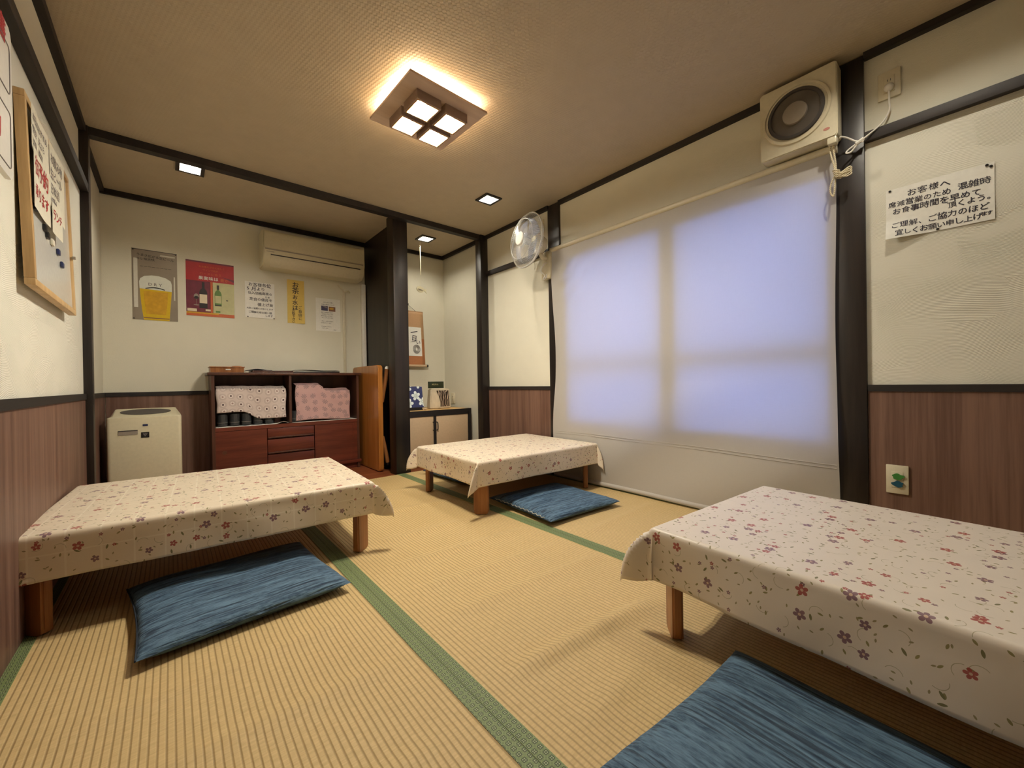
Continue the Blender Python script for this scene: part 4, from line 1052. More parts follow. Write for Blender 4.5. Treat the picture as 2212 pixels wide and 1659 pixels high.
# ---------------------------------------------------------------- back wall of the left alcove
def backing(name, label, cat, x0, x1, z0, z1): return thing(name, label, cat, ((x0+x1)/2, YB-0.001, (z0+z1)/2))
def art(t, name, polys, mats):
    """flat printed picture: polys (layer, material index, outline in x-z)"""
    bm = B()
    for L, mi, o in polys: poly(bm, [(x, -0.0012-0.0004*L, z) for x, z in o], mi)
    return obj(name, bm, mats, t, 0, fix=False)
def rect(x0, x1, z0, z1): return [(x0, z0), (x1, z0), (x1, z1), (x0, z1)]
def beer_poster():
    t = backing('beer_poster', 'silver poster of a beer glass with white foam on the back wall', 'poster', -0.205, 0.050, 1.262, 1.780)
    w, h = 0.1275, 0.259
    pbox('sheet', M['steel'], t, -w, w, -0.001, 0, -h, h)
    cx = 0.0
    glass = [(-0.066, -h), (0.078, -h), (0.084, -0.17), (0.092, -0.06), (0.094, -0.03), (-0.086, -0.03), (-0.084, -0.07), (-0.076, -0.18)]
    foam = [(-0.087, -0.03), (0.094, -0.035), (0.094, 0.02), (0.088, 0.045), (0.06, 0.064), (0.02, 0.074), (-0.02, 0.074), (-0.06, 0.064), (-0.082, 0.045), (-0.089, 0.02)]
    core = [(-0.052, -0.215), (0.058, -0.215), (0.068, -0.12), (0.072, -0.045), (-0.066, -0.045), (-0.062, -0.12)]
    arc = [(-0.055+0.11*k/10, -0.030+0.010*math.sin(PI*k/10)) for k in range(11)]+[(0.055-0.11*k/10, -0.024+0.012*math.sin(PI*k/10)) for k in range(11)]
    ps = [(1, 0, glass), (2, 1, foam), (2, 2, core), (3, 3, arc), (1, 4, rect(-0.118, -0.096, -0.17, 0.19)), (1, 4, rect(0.106, 0.114, -0.10, 0.08)), (1, 3, rect(-w, w, h-0.004, h)), (2, 5, rect(-0.066, 0.078, -h+0.012, -h+0.019)), (1, 4, rect(0.03, 0.115, h-0.035, h-0.024))]
    art(t, 'beer_picture', ps, [M['beer'], M['foam'], M['beerd'], M['pblack'], M['silver'], M['pbrown']])
    lettering(t, [dict(s='DRY', x=-0.040, z=0.008, size=0.030, sp=1.35, y=-0.0030, latin=True)], M['greyink'])
    lettering(t, [dict(s='うまさ広がる生ビール', x=-0.102, z=0.220, size=0.0215, sp=0.98, y=-0.0024, slope=-0.08), dict(s='キレ味爽快', x=-0.102, z=0.190, size=0.0205, sp=0.98, y=-0.0024), dict(s='ーーーーーーーー', x=-0.085, z=0.135, size=0.0225, sp=1.0, y=-0.0024)], M['dgrey'], 'small_print')
    pins(t, [(-w+0.008, h-0.008), (w-0.008, h-0.008), (-w+0.008, -h+0.008)], None, 'dgrey', 0.004)
beer_poster()
def wine_poster():
    t = backing('wine_poster', 'red poster of two wine bottles on the back wall', 'poster', 0.101, 0.410, 1.321, 1.755)
    w, h = 0.1545, 0.217
    pbox('sheet', M['pred'], t, -w, w, -0.001, 0, -h, h)
    def bott(cx, zb, zt, wd):
        hh = zt-zb
        return [(cx-wd, zb), (cx+wd, zb), (cx+wd, zb+hh*0.58), (cx+wd*0.8, zb+hh*0.68), (cx+wd*0.32, zb+hh*0.76), (cx+wd*0.32, zt), (cx-wd*0.32, zt), (cx-wd*0.32, zb+hh*0.76), (cx-wd*0.8, zb+hh*0.68), (cx-wd, zb+hh*0.58)]
    za = 0.060
    ps = [(1, 0, rect(-w, -0.002, -h+0.026, za)), (1, 1, rect(0.012, w, -h+0.026, za)), (1, 2, rect(-0.004, 0.014, -h+0.03, za)), (1, 2, rect(-w, w, -h, -h+0.024)), (2, 8, rect(-w, 0.05, -h+0.018, -h+0.030)),
          (2, 3, bott(-0.048, -0.155, 0.052, 0.026)), (3, 4, rect(-0.072, -0.024, -0.115, -0.045)), (2, 5, bott(0.047, -0.128, 0.040, 0.023)), (3, 3, rect(0.0395, 0.0545, 0.005, 0.040)), (3, 6, rect(0.027, 0.067, -0.105, -0.045)), (3, 3, rect(0.026, 0.068, -0.128, -0.118)),
          (2, 7, circ(-0.092, -0.065, 0.016, 16, 0.022)), (3, 3, circ(-0.092, -0.074, 0.014, 16, 0.012)), (2, 7, rect(-0.093, -0.091, -0.13, -0.085)), (2, 7, circ(-0.092, -0.132, 0.018, 14, 0.004)),
          (3, 4, rect(-w+0.006, -0.090, -h+0.034, -h+0.055)), (3, 4, rect(-0.035, -0.002, -h+0.042, -h+0.056)), (3, 3, circ(0.106, -0.078, 0.008, 10, 0.004)), (1, 9, rect(-w, w, h-0.012, h)), (1, 9, [(0.07, 0.11), (w, 0.075), (w, 0.095)]), (2, 5, rect(0.03, 0.06, -h+0.036, -h+0.05))]
    art(t, 'wine_picture', ps, [M['pwine'], M['pgreen'], M['porange'], M['pblack'], M['plabel'], M['bottle'], M['pgreen'], M['greyp'], M['beerd'], M['pwine']])
    lettering(t, [dict(s='果実味は', x=-0.078, z=0.086, size=0.031, sp=1.05, y=-0.0024)], M['paper'])
    lettering(t, [dict(s='お食事をさらに楽しく', x=-0.075, z=0.176, size=0.017, sp=1.0, y=-0.0024), dict(s='ワインで乾杯', x=-0.05, z=0.150, size=0.017, sp=1.0, y=-0.0024), dict(s='ロースに合う', x=-0.07, z=0.121, size=0.021, sp=1.15, y=-0.0024), dict(s='豊か', x=0.062, z=0.083, size=0.027, sp=1.1, y=-0.0024)], M['porange'])
wine_poster()
def notice_white():
    t = backing('price_notice', 'white handwritten price notice between the wine poster and yellow slip', 'notice', 0.485, 0.702, 1.341, 1.644)
    w, h = 0.217, 0.303
    sf = lambda x, z: -0.0015-0.002*(1+math.sin(z*16))
    bm = B(); sheet(bm, w, h, sf); obj('paper', bm, M['paper'], t, 80)
    L = [('お客様各位', -0.085, 0.130, 0.034), ('5月より', -0.095, 0.094, 0.034), ('仕入価格高騰の', -0.088, 0.058, 0.026), ('ため', 0.035, 0.030, 0.020), ('定食の値段を', -0.078, 0.006, 0.029), ('値上げ致', -0.02, -0.036, 0.030), ('大変ご迷惑をお掛けします', -0.098, -0.072, 0.0165), ('ご理解の程お願い致', -0.085, -0.104, 0.0195), ('します', 0.035, -0.128, 0.020)]
    lettering(t, [dict(s=s, x=x, z=z, size=sz, sp=0.98, jit=0.2, surf=sf, y=-0.0008) for s, x, z, sz in L], M['ink'])
    pins(t, [(-0.09, -0.146), (0.102, -0.146)], None, 'dgrey')
notice_white()
def notice_yellow():
    t = backing('yellow_slip', 'narrow yellow handwritten slip under the air conditioner', 'notice', 0.801, 0.939, 1.318, 1.706)
    w, h = 0.138, 0.388
    sf = lambda x, z: -0.0015-0.012*max(0, (x/0.069))*max(0, -z/0.19)-0.0015*(1+math.sin(z*11))
    bm = B(); sheet(bm, w, h, sf); obj('paper', bm, M['yellow'], t, 80)
    lettering(t, [dict(s='お茶', x=-0.032, z=0.150, size=0.058, vertical=True, sp=0.92, jit=0.12, surf=sf, y=-0.001), dict(s='お水は', x=-0.030, z=0.040, size=0.047, vertical=True, sp=1.0, jit=0.12, surf=sf, y=-0.001),
                  dict(s='お取下さい', x=-0.034, z=-0.080, size=0.027, vertical=True, sp=0.95, jit=0.12, surf=sf, y=-0.001), dict(s='ご自由に', x=0.018, z=-0.050, size=0.030, vertical=True, sp=1.1, jit=0.12, surf=sf, y=-0.001)], M['ink'])
notice_yellow()
def notice_printed():
    t = backing('printed_leaflet', 'printed white leaflet with two small photos near the corner raceway', 'notice', 1.035, 1.255, 1.267, 1.573)
    w, h = 0.218, 0.306
    pbox('paper', M['paper'], t, -w/2, w/2, -0.0012, 0, -h/2, h/2)
    art(t, 'photos', [(1, 0, rect(-0.062, -0.004, 0.038, 0.083)), (2, 3, [(-0.05, 0.075), (-0.02, 0.078), (-0.006, 0.062), (-0.03, 0.07)]), (1, 1, rect(0.004, 0.064, 0.036, 0.080)), (2, 2, circ(0.03, 0.062, 0.02, 12, 0.011))], [M['pviolet'], M['pbrown'], M['beerd'], M['greyp']])
    lettering(t, [dict(s='お知らせとお願い', x=-0.045, z=0.117, size=0.0115, y=-0.0018), dict(s='食品の表示について', x=-0.062, z=0.097, size=0.013, y=-0.0018)]
              + [dict(s=s, x=-0.066+0.006*(i % 2), z=0.022-0.0165*i, size=0.0115, y=-0.0018) for i, s in enumerate(['当店では国産の食材', 'を使用しております', '産地は日により変わ', 'ることがございます', '', '詳しくは係の者まで', 'お尋ね下さいませ', '', 'ご来店ありがとう', 'ございます'])] + [dict(s='店主', x=0.045, z=-0.138, size=0.0125, y=-0.0018)], M['greyink'])
notice_printed()
def air_conditioner():
    t = thing('air_conditioner', 'cream wall air conditioner above the posters in the left alcove', 'air conditioner', (1.006, YB, 1.905))
    w = 0.412
    prof = [(0.0, 0.148), (-0.150, 0.148), (-0.185, 0.142), (-0.205, 0.125), (-0.212, 0.095), (-0.214, -0.035), (-0.212, -0.060), (-0.205, -0.085), (-0.180, -0.125), (-0.150, -0.146), (0.0, -0.150)]
    def ext(bm, pr, x0, x1):
        a = [bm.verts.new((x0, y, z)) for y, z in pr]; b = [bm.verts.new((x1, y, z)) for y, z in pr]; n = len(a)
        bm.faces.new(a); bm.faces.new(b[::-1])
        for k in range(n): bm.faces.new((a[k], a[(k+1) % n], b[(k+1) % n], b[k]))
    bm = B(); ext(bm, prof, -w, w); bmesh.ops.bevel(bm, geom=[e for e in bm.edges if abs(e.verts[0].co.x-e.verts[1].co.x) < 1e-5 and e.verts[0].co.y < -0.01], offset=0.006, segments=2, affect='EDGES')
    obj('body', bm, M['cream'], t)
    bm = B(); ext(bm, [(-0.213, -0.012), (-0.220, -0.012), (-0.2215, 0.10), (-0.214, 0.126), (-0.206, 0.132), (-0.205, 0.118)], -w+0.004, w-0.004); obj('front_panel', bm, M['cream'], t)
    bm = B(); box(bm, -w+0.01, w-0.015, -0.2165, -0.205, -0.024, -0.016); obj('panel_gap', bm, M['greyp'], t, 0)
    bm = B(); box(bm, -w+0.05, w-0.04, -0.2135, -0.20, -0.066, -0.058); obj('outlet_slot', bm, M['black'], t, 0)
    bm = B(); ext(bm, [(-0.215, -0.068), (-0.209, -0.090), (-0.184, -0.130), (-0.152, -0.150), (-0.150, -0.147), (-0.180, -0.127), (-0.205, -0.088), (-0.211, -0.067)], -w+0.05, w-0.04); obj('louver_flap', bm, M['ivory'], t)
    bm = B(); box(bm, -w+0.02, -w+0.075, -0.2165, -0.21, -0.042, -0.038); obj('logo_strip', bm, M['greyp'], t, 0)
air_conditioner()
bm = B(); box(bm, 0, 0.040, -0.045, 0, 0, 0.90, 0, 0.008); tag(obj('pipe_cover', bm, M['white']), 'white pipe cover running down the alcove corner below the air conditioner', 'pipe cover', None, (1.449, YB, 0.85))
t = thing('cable_raceway', 'thin cream cable raceway beside the printed leaflet', 'raceway', (1.288, YB, 0.85))
pbox('channel', M['ivory'], t, -0.013, 0.013, -0.014, 0, 0, 0.80, bev=0.003)
bm = B(); tube(bm, spline([(-0.055, -0.012, 0.865), (-0.02, -0.03, 0.825), (0.0, -0.022, 0.80), (0.03, -0.03, 0.815), (0.055, -0.02, 0.80)]), 0.006, 8); obj('cable_tie', bm, M['ivory'], t)

# ---------------------------------------------------------------- air purifier
def air_purifier():
    t = thing('air_purifier', 'cream air purifier standing in the left alcove beside the cabinet', 'air purifier', (-0.132, 3.74, 0))
    w, d, h = 0.186, 0.12, 0.565
    def sec(z, k=1.0): return [(x, y, z) for x, y in rrect(-w*k, w*k, -d*k, d*k, 0.020, 4)]
    bm = B(); rings = []
    for z, k in ((0, 0.97), (0.02, 1.0), (h-0.006, 1.0), (h, 0.985)): rings.append([bm.verts.new(p) for p in sec(z, k)])
    for a, b in zip(rings, rings[1:]):
        n = len(a)
        for i in range(n): bm.faces.new((a[i], a[(i+1) % n], b[(i+1) % n], b[i]))
    bm.faces.new(rings[0][::-1])
    # domed top, higher at the back
    top = [bm.verts.new((p.co.x*0.86, p.co.y*0.80+0.006, h+0.006+0.044*(p.co.y+d)/(2*d))) for p in rings[-1]]
    n = len(top)
    for i in range(n): bm.faces.new((rings[-1][i], rings[-1][(i+1) % n], top[(i+1) % n], top[i]))
    bm.faces.new(top)
    obj('body', bm, M['cream'], t, 50)
    bm = B(); prism(bm, circ(0.0, 0.0, 0.130, 32, 0.068), 0, 0.003); o = obj('outlet_grille', bm, M['dgrey'], t); o.rotation_euler = (R(90+12.9), 0, 0); o.location = (0.0, 0.006, h+0.0282)
    bm = B(); box(bm, -0.131, -0.038, -0.1225, -0.118, 0.452, 0.478); obj('display_slot', bm, M['greyp'], t, 0)
    bm = B(); box(bm, -0.131, -0.038, -0.1235, -0.118, 0.476, 0.482); obj('display_edge', bm, M['dgrey'], t, 0)
    bm = B(); box(bm, -0.022, 0.018, -0.1225, -0.118, 0.428, 0.464); em = obj('emblem', bm, M['black'], t, 0)
    bm = B()
    for k, (x, z) in enumerate(((-0.008, 0.008), (0, 0.009), (0.008, 0.008), (-0.004, 0.002), (0.004, 0.002), (0, -0.005))): prism(bm, circ(x-0.002, z+0.445, 0.0034, 10), -0.1232, -0.122)
    obj('emblem_mark', bm, M['greyink'], em, 0)
    bm = B(); box(bm, -0.014, 0.012, -0.1225, -0.118, 0.505, 0.517); obj('top_badge', bm, M['magd'], t, 0)
    bm = B(); box(bm, -w-0.004, -w+0.004, -0.05, 0.10, 0.05, 0.46, 0, 0.002); obj('side_grille', bm, M['dgrey'], t)
air_purifier()

# ---------------------------------------------------------------- cabinet with drawers
def cabinet():
    t = thing('wooden_cabinet', 'low red-brown wooden cabinet with open shelves and drawers in the alcove', 'cabinet', (0.775, 3.875, 0))
    w, d0, d1 = 0.545, -0.135, 0.135
    bm = B(); box(bm, -0.568, 0.568, d0-0.012, d1, 0.845, 0.866, 0, 0.003); obj('top_board', bm, M['redside'], t)
    for x in (-w, w-0.020):
        bm = B(); box(bm, x, x+0.020, d0, d1, 0.0, 0.845); obj('side_panel', bm, M['redside'], t, 0)
    bm = B(); box(bm, -w+0.020, w-0.020, d1-0.010, d1, 0.05, 0.845); obj('back_panel', bm, M['redside'], t, 0)
    bm = B(); box(bm, -0.026, -0.008, d0+0.005, d1-0.010, 0.452, 0.845); obj('divider', bm, M['redside'], t, 0)
    bm = B(); box(bm, -w+0.020, w-0.020, d0, d1-0.010, 0.418, 0.446); obj('shelf', bm, M['redwood'], t, 0)
    bm = B(); box(bm, -w-0.004, w+0.012, d0-0.010, d1-0.010, 0.050, 0.078, 0, 0.003); box(bm, -w+0.02, w-0.02, d0+0.02, d1-0.02, 0.0, 0.05); obj('plinth', bm, M['redwood'], t)
    bm = B(); box(bm, -w+0.020, -0.190, d0+0.004, d0+0.020, 0.080, 0.416); dr = obj('sliding_door', bm, M['redwood'], t, 0)
    bm = B(); lathe(bm, [(0.014, 0.0), (0.014, 0.003), (0.011, 0.003)], 16, Matrix.Translation((-w+0.075, d0+0.004, 0.255)) @ Matrix.Rotation(PI/2, 4, 'X')); obj('finger_pull', bm, M['redside'], dr)
    bm = B(); box(bm, 0.165, w-0.020, d0+0.004, d0+0.020, 0.080, 0.416)
    box(bm, 0.165, 0.180, d0, d0+0.004, 0.080, 0.416); box(bm, w-0.06, w-0.05, d0+0.001, d0+0.004, 0.1, 0.4); obj('sliding_door', bm, M['redwood'], t, 0)
    for z0, z1 in ((0.335, 0.414), (0.212, 0.328), (0.082, 0.205)):
        bm = B(); box(bm, -0.186, 0.160, d0+0.004, d0+0.12, z0, z1, 0, 0.002); f = obj('drawer', bm, M['redwood'], t)
        bm = B(); box(bm, -0.184, 0.158, d0-0.010, d0+0.006, z0, z0+0.011, 0, 0.002); obj('drawer_lip', bm, M['redside'], f)
cabinet()
CT = 0.866
def drape(name, label, cat, x0, x1, yf, zb_fn, zt_fn, depth, mat, lin, loc):
    """a cloth thrown over things on the shelf: front fall and a top fold going back"""
    def P(u, v):
        x = x0+(x1-x0)*u
        zt, zb = zt_fn(u), zb_fn(u)
        L1 = zt-zb
        s = v*(L1+depth)
        n = 0.006*noise.noise(Vector((u*6, v*3, x0)))
        if s < L1: return (x+0.006*math.sin(v*9+u*3)*(0.3+v), yf-0.006*math.sin(u*9+v*2)-n, zb+s)
        k = s-L1
        return (x, yf+k*0.92, zt+0.22*k*math.sin(min(1.5, k*12))+n)
    bm = B(); grid(bm, 34, 30, P, 0, lambda u, v: (x0+(x1-x0)*u, v*(zt_fn(0)-zb_fn(0)+depth)))
    o = obj(name, bm, mat, None, 70)
    md = o.modifiers.new('thickness', 'SOLIDIFY'); md.thickness = 0.0015
    return tag(o, label, cat, None, loc)
sm = lambda a, b, u: (lambda k: k*k*(3-2*k))(max(0, min(1, (u-a)/(b-a))))
drape('ring_print_cloth', 'white cloth printed with ringed dots over the left cabinet shelf', 'cloth', 0.262, 0.728, 3.770, lambda u: 0.556-0.055*sm(0.35, 0.6, u)+0.004*math.sin(u*6), lambda u: 0.742-0.006*u, 0.10, M['rings'], None, (0, 0, 0))
drape('aster_print_cloth', 'pink cloth printed with grey asters over the right cabinet shelf', 'cloth', 0.800, 1.245, 3.766, lambda u: 0.460+0.006*math.sin(u*5), lambda u: 0.762-0.052*sm(0.42, 0.56, u), 0.10, M['pink'], None, (0, 0, 0))
def tumbler():
    t = thing('tumbler', '', 'glass')
    bm = B(); lathe(bm, [(0.026, 0.0), (0.033, 0.004), (0.034, 0.07), (0.035, 0.095), (0.032, 0.095), (0.031, 0.01), (0.0, 0.01)], 20, None, 0, True, False)
    obj('glass', bm, M['glass'], t)
    bm = B(); tube(bm, [(0.0342*math.cos(2*PI*k/20), 0.0342*math.sin(2*PI*k/20), 0.03) for k in range(20)], 0.0009, 5, closed=True); obj('rim_line', bm, M['steel'], t)
    return t
g0 = tumbler(); gl = 'smoky tumblers on the cabinet shelves'
for i in range(5):
    lab = ['smoky tumbler on the left shelf, leftmost under the ringed cloth', 'smoky tumbler second from left under the ringed cloth', 'smoky tumbler third from left under the ringed cloth', 'smoky tumbler fourth from left, mostly behind the ringed cloth', 'smoky tumbler fifth from left, mostly behind the ringed cloth'][i]
    loc = (0.300+0.078*i, 3.815, 0.4500)
    if i == 0: g0.location = loc; g0['label'] = lab; g0['group'] = gl
    else: dup(g0, loc, 20*i, lab, gl)
dup(g0, (0.806, 3.806, 0.4500), 0, 'smoky tumbler in the right shelf beside the divider, left of the pink cloth', gl)
def liner(x0, x1, label, lift):
    def P(u, v):
        x = x0+(x1-x0)*u
        return (x, 3.742+0.20*v, 0.4466+lift*math.exp(-((u-0.92)/0.07)**2)*(1-v)*(1-v)+0.0006*(1+math.sin(u*11))*(1-v))
    bm = B(); grid(bm, 40, 8, P); o = obj('shelf_liner', bm, M['paper'], None, 60)
    md = o.modifiers.new('thickness', 'SOLIDIFY'); md.thickness = 0.0012; md.offset = 1
    tag(o, label, 'paper', 'white paper shelf liners')
liner(0.254, 0.744, 'white paper liner under the tumblers on the left cabinet shelf', 0.018)
liner(0.772, 1.296, 'white paper liner under the pink cloth on the right cabinet shelf', 0.0)
def on_cabinet():
    t = thing('wooden_box', 'flat reddish wooden box on the left end of the cabinet top', 'box', (0.335, 3.86, CT), 0)
    bm = B(); prism(bm, [(-0.106, 0.0), (0.106, 0.0), (0.106, 0.040), (-0.106, 0.040)], -0.085, 0.085); obj('box_body', bm, M['leg'], t, 0)
    pbox('lid', M['leg'], t, -0.112, 0.112, -0.09, 0.09, 0.040, 0.046, bev=0.001)
    pbox('name_plate', M['white'], t, -0.012, 0.020, -0.088, -0.084, 0.020, 0.028)
    bm = B(); lathe(bm, [(0.035, 0), (0.037, 0.004), (0.030, 0.010)], 24); tag(obj('wooden_coaster', bm, M['leg']), 'round wooden coaster lying on the flat wooden box', 'coaster', None, (0.405, 3.88, CT+0.046))
    t = thing('serving_tray', 'black lacquer serving tray in the middle of the cabinet top', 'tray', (0.640, 3.86, CT), 0)
    bm = B(); box(bm, -0.140, 0.140, -0.10, 0.10, 0.0, 0.006); obj('tray_base', bm, M['black'], t, 0)
    bm = B()
    for a in ((-0.145, -0.135, -0.105, 0.105), (0.135, 0.145, -0.105, 0.105), (-0.135, 0.135, -0.105, -0.097), (-0.135, 0.135, 0.097, 0.105)): box(bm, *a, 0.0, 0.017, 0, 0.002)
    obj('tray_rim', bm, M['redside'], t)
    def P(u, v):
        return (-0.155+0.16*u+0.01*math.sin(v*6), -0.10+0.2*v, 0.020+0.016*math.sin(PI*min(1, u*1.2))**0.8*(0.7+0.3*math.sin(v*5))*(1-0.6*u))
    bm = B(); grid(bm, 16, 16, P); o = obj('folded_cloth', bm, M['navy'], None, 60); o.modifiers.new('thickness', 'SOLIDIFY').thickness = 0.003
    tag(o, 'dark folded cloth lying on the left of the black tray', 'cloth', None, (0.625, 3.86, CT))
    t = thing('serving_tray', 'second dark serving tray with papers at the right end of the cabinet top', 'tray', (0.985, 3.86, CT), 0)
    pbox('tray_base', M['black'], t, -0.185, 0.175, -0.10, 0.10, 0.0, 0.012, bev=0.002)
    bm = B(); grid(bm, 14, 8, lambda u, v: (-0.18+0.36*u, -0.102+0.19*v, 0.0135+0.003*math.sin(u*7)+(-0.006*max(0, (u-0.9)/0.1)))); o = obj('paper_sheet', bm, M['paper'], None, 60); o.modifiers.new('thickness', 'SOLIDIFY').thickness = 0.0012
    tag(o, 'white paper sheet lying on the right dark tray', 'paper', None, (0.985, 3.86, CT+0.010))
on_cabinet()
def leaning_table():
    t = thing('folded_table', 'amber lacquered low table leaning on its edge beside the cabinet', 'table', (1.378, 3.72, 0), 0)
    # local: panel in the y-z plane, face to -x
    bm = B()
    o = rrect(-0.345, 0.280, 0.004, 0.925, 0.030, 3)
    a = [bm.verts.new((-0.020, y, z)) for y, z in o]; b = [bm.verts.new((0.020, y, z)) for y, z in o]; n = len(a)
    bm.faces.new(a); bm.faces.new(b[::-1])
    for k in range(n): bm.faces.new((a[k], b[k], b[(k+1) % n], a[(k+1) % n]))
    bmesh.ops.bevel(bm, geom=[e for e in bm.edges if abs(e.verts[0].co.x-e.verts[1].co.x) < 1e-5 and len(e.link_faces) == 2], offset=0.006, segments=3, affect='EDGES')
    obj('tabletop', bm, M['orange'], t, 45)
    bm = B(); box(bm, 0.020, 0.036, -0.30, 0.24, 0.05, 0.075); box(bm, 0.020, 0.036, -0.30, 0.24, 0.85, 0.875); obj('apron', bm, M['leg'], t, 0)
    for y, zs, ze, xe in ((-0.285, 0.60, 0.890, 0.082), (-0.285, 0.30, 0.07, 0.075), (0.20, 0.60, 0.88, 0.055), (0.20, 0.30, 0.06, 0.065)):
        bm = B(); tube(bm, [(0.036, y, zs), ((0.036+xe)/2, y-0.004, (zs+ze)/2), (xe, y-0.010, ze)], [0.014, 0.017, 0.021], 12); lg = obj('leg', bm, M['leg'], t)
        dz = 0.012 if ze > zs else -0.012
        bm = B(); tube(bm, [(xe, y-0.010, ze), (xe+0.002, y-0.0105, ze+dz*1.3), (xe+0.003, y-0.011, ze+dz*2.2)], [0.0215, 0.020, 0.010], 12); obj('foot_cap', bm, M['white'] if ze > zs else M['black'], lg)
leaning_table()

# ---------------------------------------------------------------- tokonoma
def scroll():
    t = thing('hanging_scroll', 'tan hanging scroll with ink painting behind the heavy dark post', 'scroll', (1.905, YT, 0.935))
    w = 0.170
    bm = B(); grid(bm, 6, 20, lambda u, v: (-w+2*w*u, -0.008-0.040*(1-v), 0.012+0.576*v)); bmesh.ops.recalc_face_normals(bm, faces=bm.faces)
    for f in bm.faces:
        z = f.calc_center_median().z
        f.material_index = 0 if z > 0.31 else 1
    o = obj('silk_mount', bm, [M['tan'], M['rust']], t, 60); o.modifiers.new('thickness', 'SOLIDIFY').thickness = 0.0012
    bm = B(); grid(bm, 4, 8, lambda u, v: (-0.146+0.284*u, -0.0105-0.040*(1-(0.103+0.305*v)/0.576), 0.115+0.305*v)); o = obj('painting_paper', bm, M['paper'], t, 60)
    sy = lambda x, z: -0.0125-0.040*(1-(z-0.012)/0.576)
    lettering(t, [dict(s='一日', x=0.020, z=0.375, size=0.070, vertical=True, sp=0.95, jit=0.5, surf=sy), dict(s='一', x=0.018, z=0.262, size=0.052, jit=0.5, surf=sy), dict(s='い', x=0.070, z=0.258, size=0.055, jit=0.4, surf=sy), dict(s='是好', x=-0.085, z=0.375, size=0.075, vertical=True, sp=1.0, jit=0.4, surf=sy)], M['ink'])
    bm = B()
    for k in range(5): tube(bm, [(0.075+(0.040-0.007*k)*math.cos(q), -0.0135-0.040*(1-(0.176+(0.046-0.006*k)*math.sin(q))/0.576), 0.188+(0.046-0.006*k)*math.sin(q)) for q in (2*PI*i/24 for i in range(24))], 0.0016, 5, closed=True)
    obj('ink_fruit', bm, M['greyink'], t)
    bm = B(); tube(bm, [(-w-0.018, -0.046, 0.012), (w+0.014, -0.046, 0.012)], 0.0125, 14); ro = obj('roller', bm, M['peach'], t)
    bm = B(); tube(bm, [(w+0.014, -0.046, 0.012), (w+0.032, -0.046, 0.012)], 0.0135, 14); tube(bm, [(-w-0.036, -0.046, 0.012), (-w-0.018, -0.046, 0.012)], 0.0135, 14); obj('roller_knob', bm, M['black'], ro)
    bm = B(); tube(bm, [(-w, -0.006, 0.589), (w, -0.006, 0.589)], 0.0045, 8); obj('top_rod', bm, M['tan'], t)
    bm = B(); tube(bm, [(0.085, -0.008, 0.592), (0.0, -0.012, 0.650), (-0.085, -0.008, 0.592)], 0.0020, 6); obj('hanging_cord', bm, M['dgrey'], t)
    bm = B(); tube(bm, [(0.0, 0.0, 0.652), (0.0, -0.016, 0.652), (0.0, -0.018, 0.664)], 0.004, 8); obj('wall_hook', bm, M['black'], t)
scroll()
def toko_cabinet():
    t = thing('low_cabinet', 'low cabinet with peach doors and black frame in the tokonoma', 'cabinet', (1.925, 3.60, 0))
    x0, x1, y0, y1, zt = -0.365, 0.360, -0.27, 0.27, 0.508
    pbox('top_panel', M['top'], t, x0+0.012, x1-0.012, y0+0.012, y1-0.012, 0.490, zt-0.001)
    bm = B()
    for a in ((x0, x1, y0, y0+0.016), (x0, x1, y1-0.016, y1), (x0, x0+0.016, y0+0.016, y1-0.016), (x1-0.016, x1, y0+0.016, y1-0.016)): box(bm, *a, 0.480, zt)
    box(bm, x0+0.03, x1-0.03, y0, y0+0.024, 0.455, 0.480)
    for a in (x0, x1-0.038):
        for b in (y0, y1-0.030): box(bm, a, a+0.038, b, b+0.030, 0, 0.480)
    box(bm, -0.062, -0.036, y0, y0+0.024, 0.06, 0.456); box(bm, x0+0.03, x1-0.03, y0, y0+0.024, 0.035, 0.06)
    obj('frame', bm, M['blackm'], t, 0)
    pbox('carcass', M['peach'], t, x0+0.030, x1-0.030, y0+0.030, y1-0.006, 0.05, 0.478)
    for a, b, hx in ((x0+0.038, -0.062, -0.068), (-0.036, x1-0.038, -0.028)):
        bm = B(); box(bm, a+0.001, b-0.001, y0+0.006, y0+0.022, 0.062, 0.454, 0, 0.001); d = obj('door', bm, M['peach'], t)
        bm = B(); tube(bm, spline([(hx, y0+0.006, 0.398), (hx, y0-0.012, 0.390), (hx, y0-0.016, 0.360), (hx, y0-0.012, 0.330), (hx, y0+0.006, 0.322)]), 0.0045, 8); obj('handle', bm, M['black'], d)
toko_cabinet()
TT = 0.508
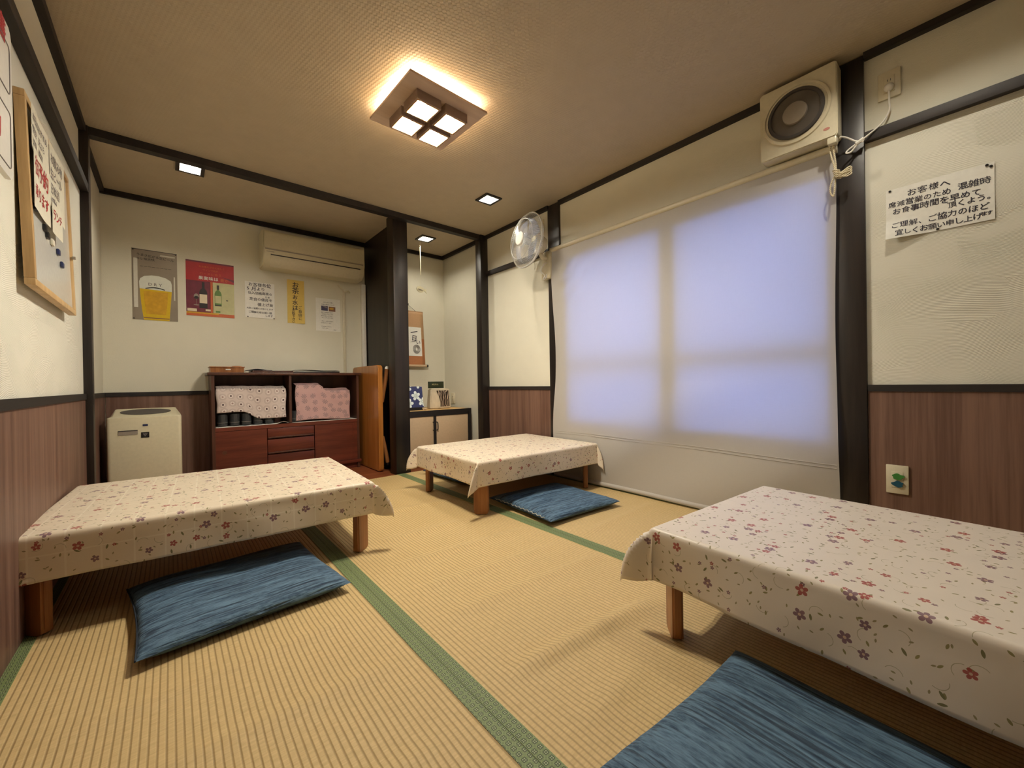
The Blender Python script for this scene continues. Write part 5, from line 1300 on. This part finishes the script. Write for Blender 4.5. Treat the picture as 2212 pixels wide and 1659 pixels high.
def stone_block():
    t = thing('stone_block', 'pale stone block with dark striped face on the tokonoma cabinet', 'ornament', (2.048, 3.575, TT), 0)
    bm = B()
    bx = [(-0.118, -0.055), (-0.055, -0.082), (0.112, -0.065), (0.118, 0.055), (-0.095, 0.060)]
    a = [bm.verts.new((x, y, 0)) for x, y in bx]; b = [bm.verts.new((x*0.90+0.004, y*0.86, 0.196+0.006*((i*3) % 2))) for i, (x, y) in enumerate(bx)]
    bm.faces.new(a[::-1]); bm.faces.new(b); n = 5
    for k in range(n): bm.faces.new((a[k], a[(k+1) % n], b[(k+1) % n], b[k]))
    bmesh.ops.bevel(bm, geom=bm.edges[:], offset=0.008, segments=2, affect='EDGES')
    obj('block', bm, M['stone'], t, 30)
    # polished dark face laid on the front side
    def P(u, v):
        z = 0.020+0.160*v; k = z/0.196
        xa = (-0.052+0.035*(1-v)+0.012*math.sin(v*4)); x = xa+(0.098-xa)*u
        y = (-0.082+(x+0.055)/0.167*0.017)*(1-0.14*k)-0.0025
        return (x*(1-0.06*k), y, z)
    bm = B(); grid(bm, 10, 10, P); obj('striped_face', bm, M['marble'], t, 60)
    t = thing('name_board', 'dark green board with gold lettering on top of the stone block', 'sign', (2.035, 3.585, TT+0.203), 0)
    pbox('board', M['green'], t, -0.086, 0.086, -0.008, 0.008, 0, 0.066, bev=0.002)
    lettering(t, [dict(s='MIURA', x=-0.050, z=0.038, size=0.022, sp=1.08, y=-0.0088, latin=True)], M['goldink'])
stone_block()
def picture_stand():
    t = thing('picture_card', 'blue card printed with pale flowers on a small stand', 'picture', (1.765, 3.50, TT), 0)
    bm = B(); box(bm, -0.085, 0.085, -0.004, 0.004, 0.0, 0.205); o = obj('card', bm, M['bluefl'], t, 0); o.rotation_euler = (R(-10), 0, 0); o.location = (0, 0.0, 0.022)
    bm = B(); box(bm, -0.075, 0.060, -0.030, 0.045, 0.0, 0.010); box(bm, -0.075, 0.060, -0.020, -0.010, 0.010, 0.026); tube(bm, [(0.0, 0.012, 0.01), (0.0, 0.050, 0.15)], 0.004, 6); obj('stand', bm, M['black'], t, 0)
picture_stand()
bm = B(); ball(bm, (0, 0, 0.010), 0.016, 0, 0.62); tag(obj('pebble', bm, M['peach']), 'small pinkish pebble in front of the blue flower card', 'pebble', None, (1.835, 3.445, TT))
def fish():
    t = thing('fish_mobile', 'pale fish ornament on a string from the tokonoma ceiling', 'ornament', (1.895, 3.605, ZC))
    bm = B(); tube(bm, [(0, 0, 0), (0.0, 0, -0.065)], 0.0012, 6); tube(bm, [(0.0, 0, -0.060), (0.002, 0, -0.335)], 0.0045, 8); tube(bm, [(0.002, 0, -0.335), (0.002, 0, -0.452)], 0.0008, 5); obj('string', bm, M['shell'], t)
    def fo(k, cx, cz): return [(cx+0.042*k*math.cos(q), cz+0.030*k*math.sin(q)) for q in (2*PI*i/24 for i in range(24))]
    bm = B(); prism(bm, [(x, z-0.10*x) for x, z in fo(1.0, -0.004, -0.480)], -0.004, 0.004)
    prism(bm, [(0.032, -0.484), (0.052, -0.470), (0.060, -0.462), (0.056, -0.484), (0.062, -0.512), (0.050, -0.498)], -0.003, 0.003)
    obj('fish_body', bm, M['shell'], t)
    bm = B(); prism(bm, [(-0.030, -0.474), (0.0, -0.480), (0.022, -0.486), (0.0, -0.488), (-0.026, -0.484)], -0.0055, -0.0040); obj('gill_mark', bm, M['greyp'], t)
fish()
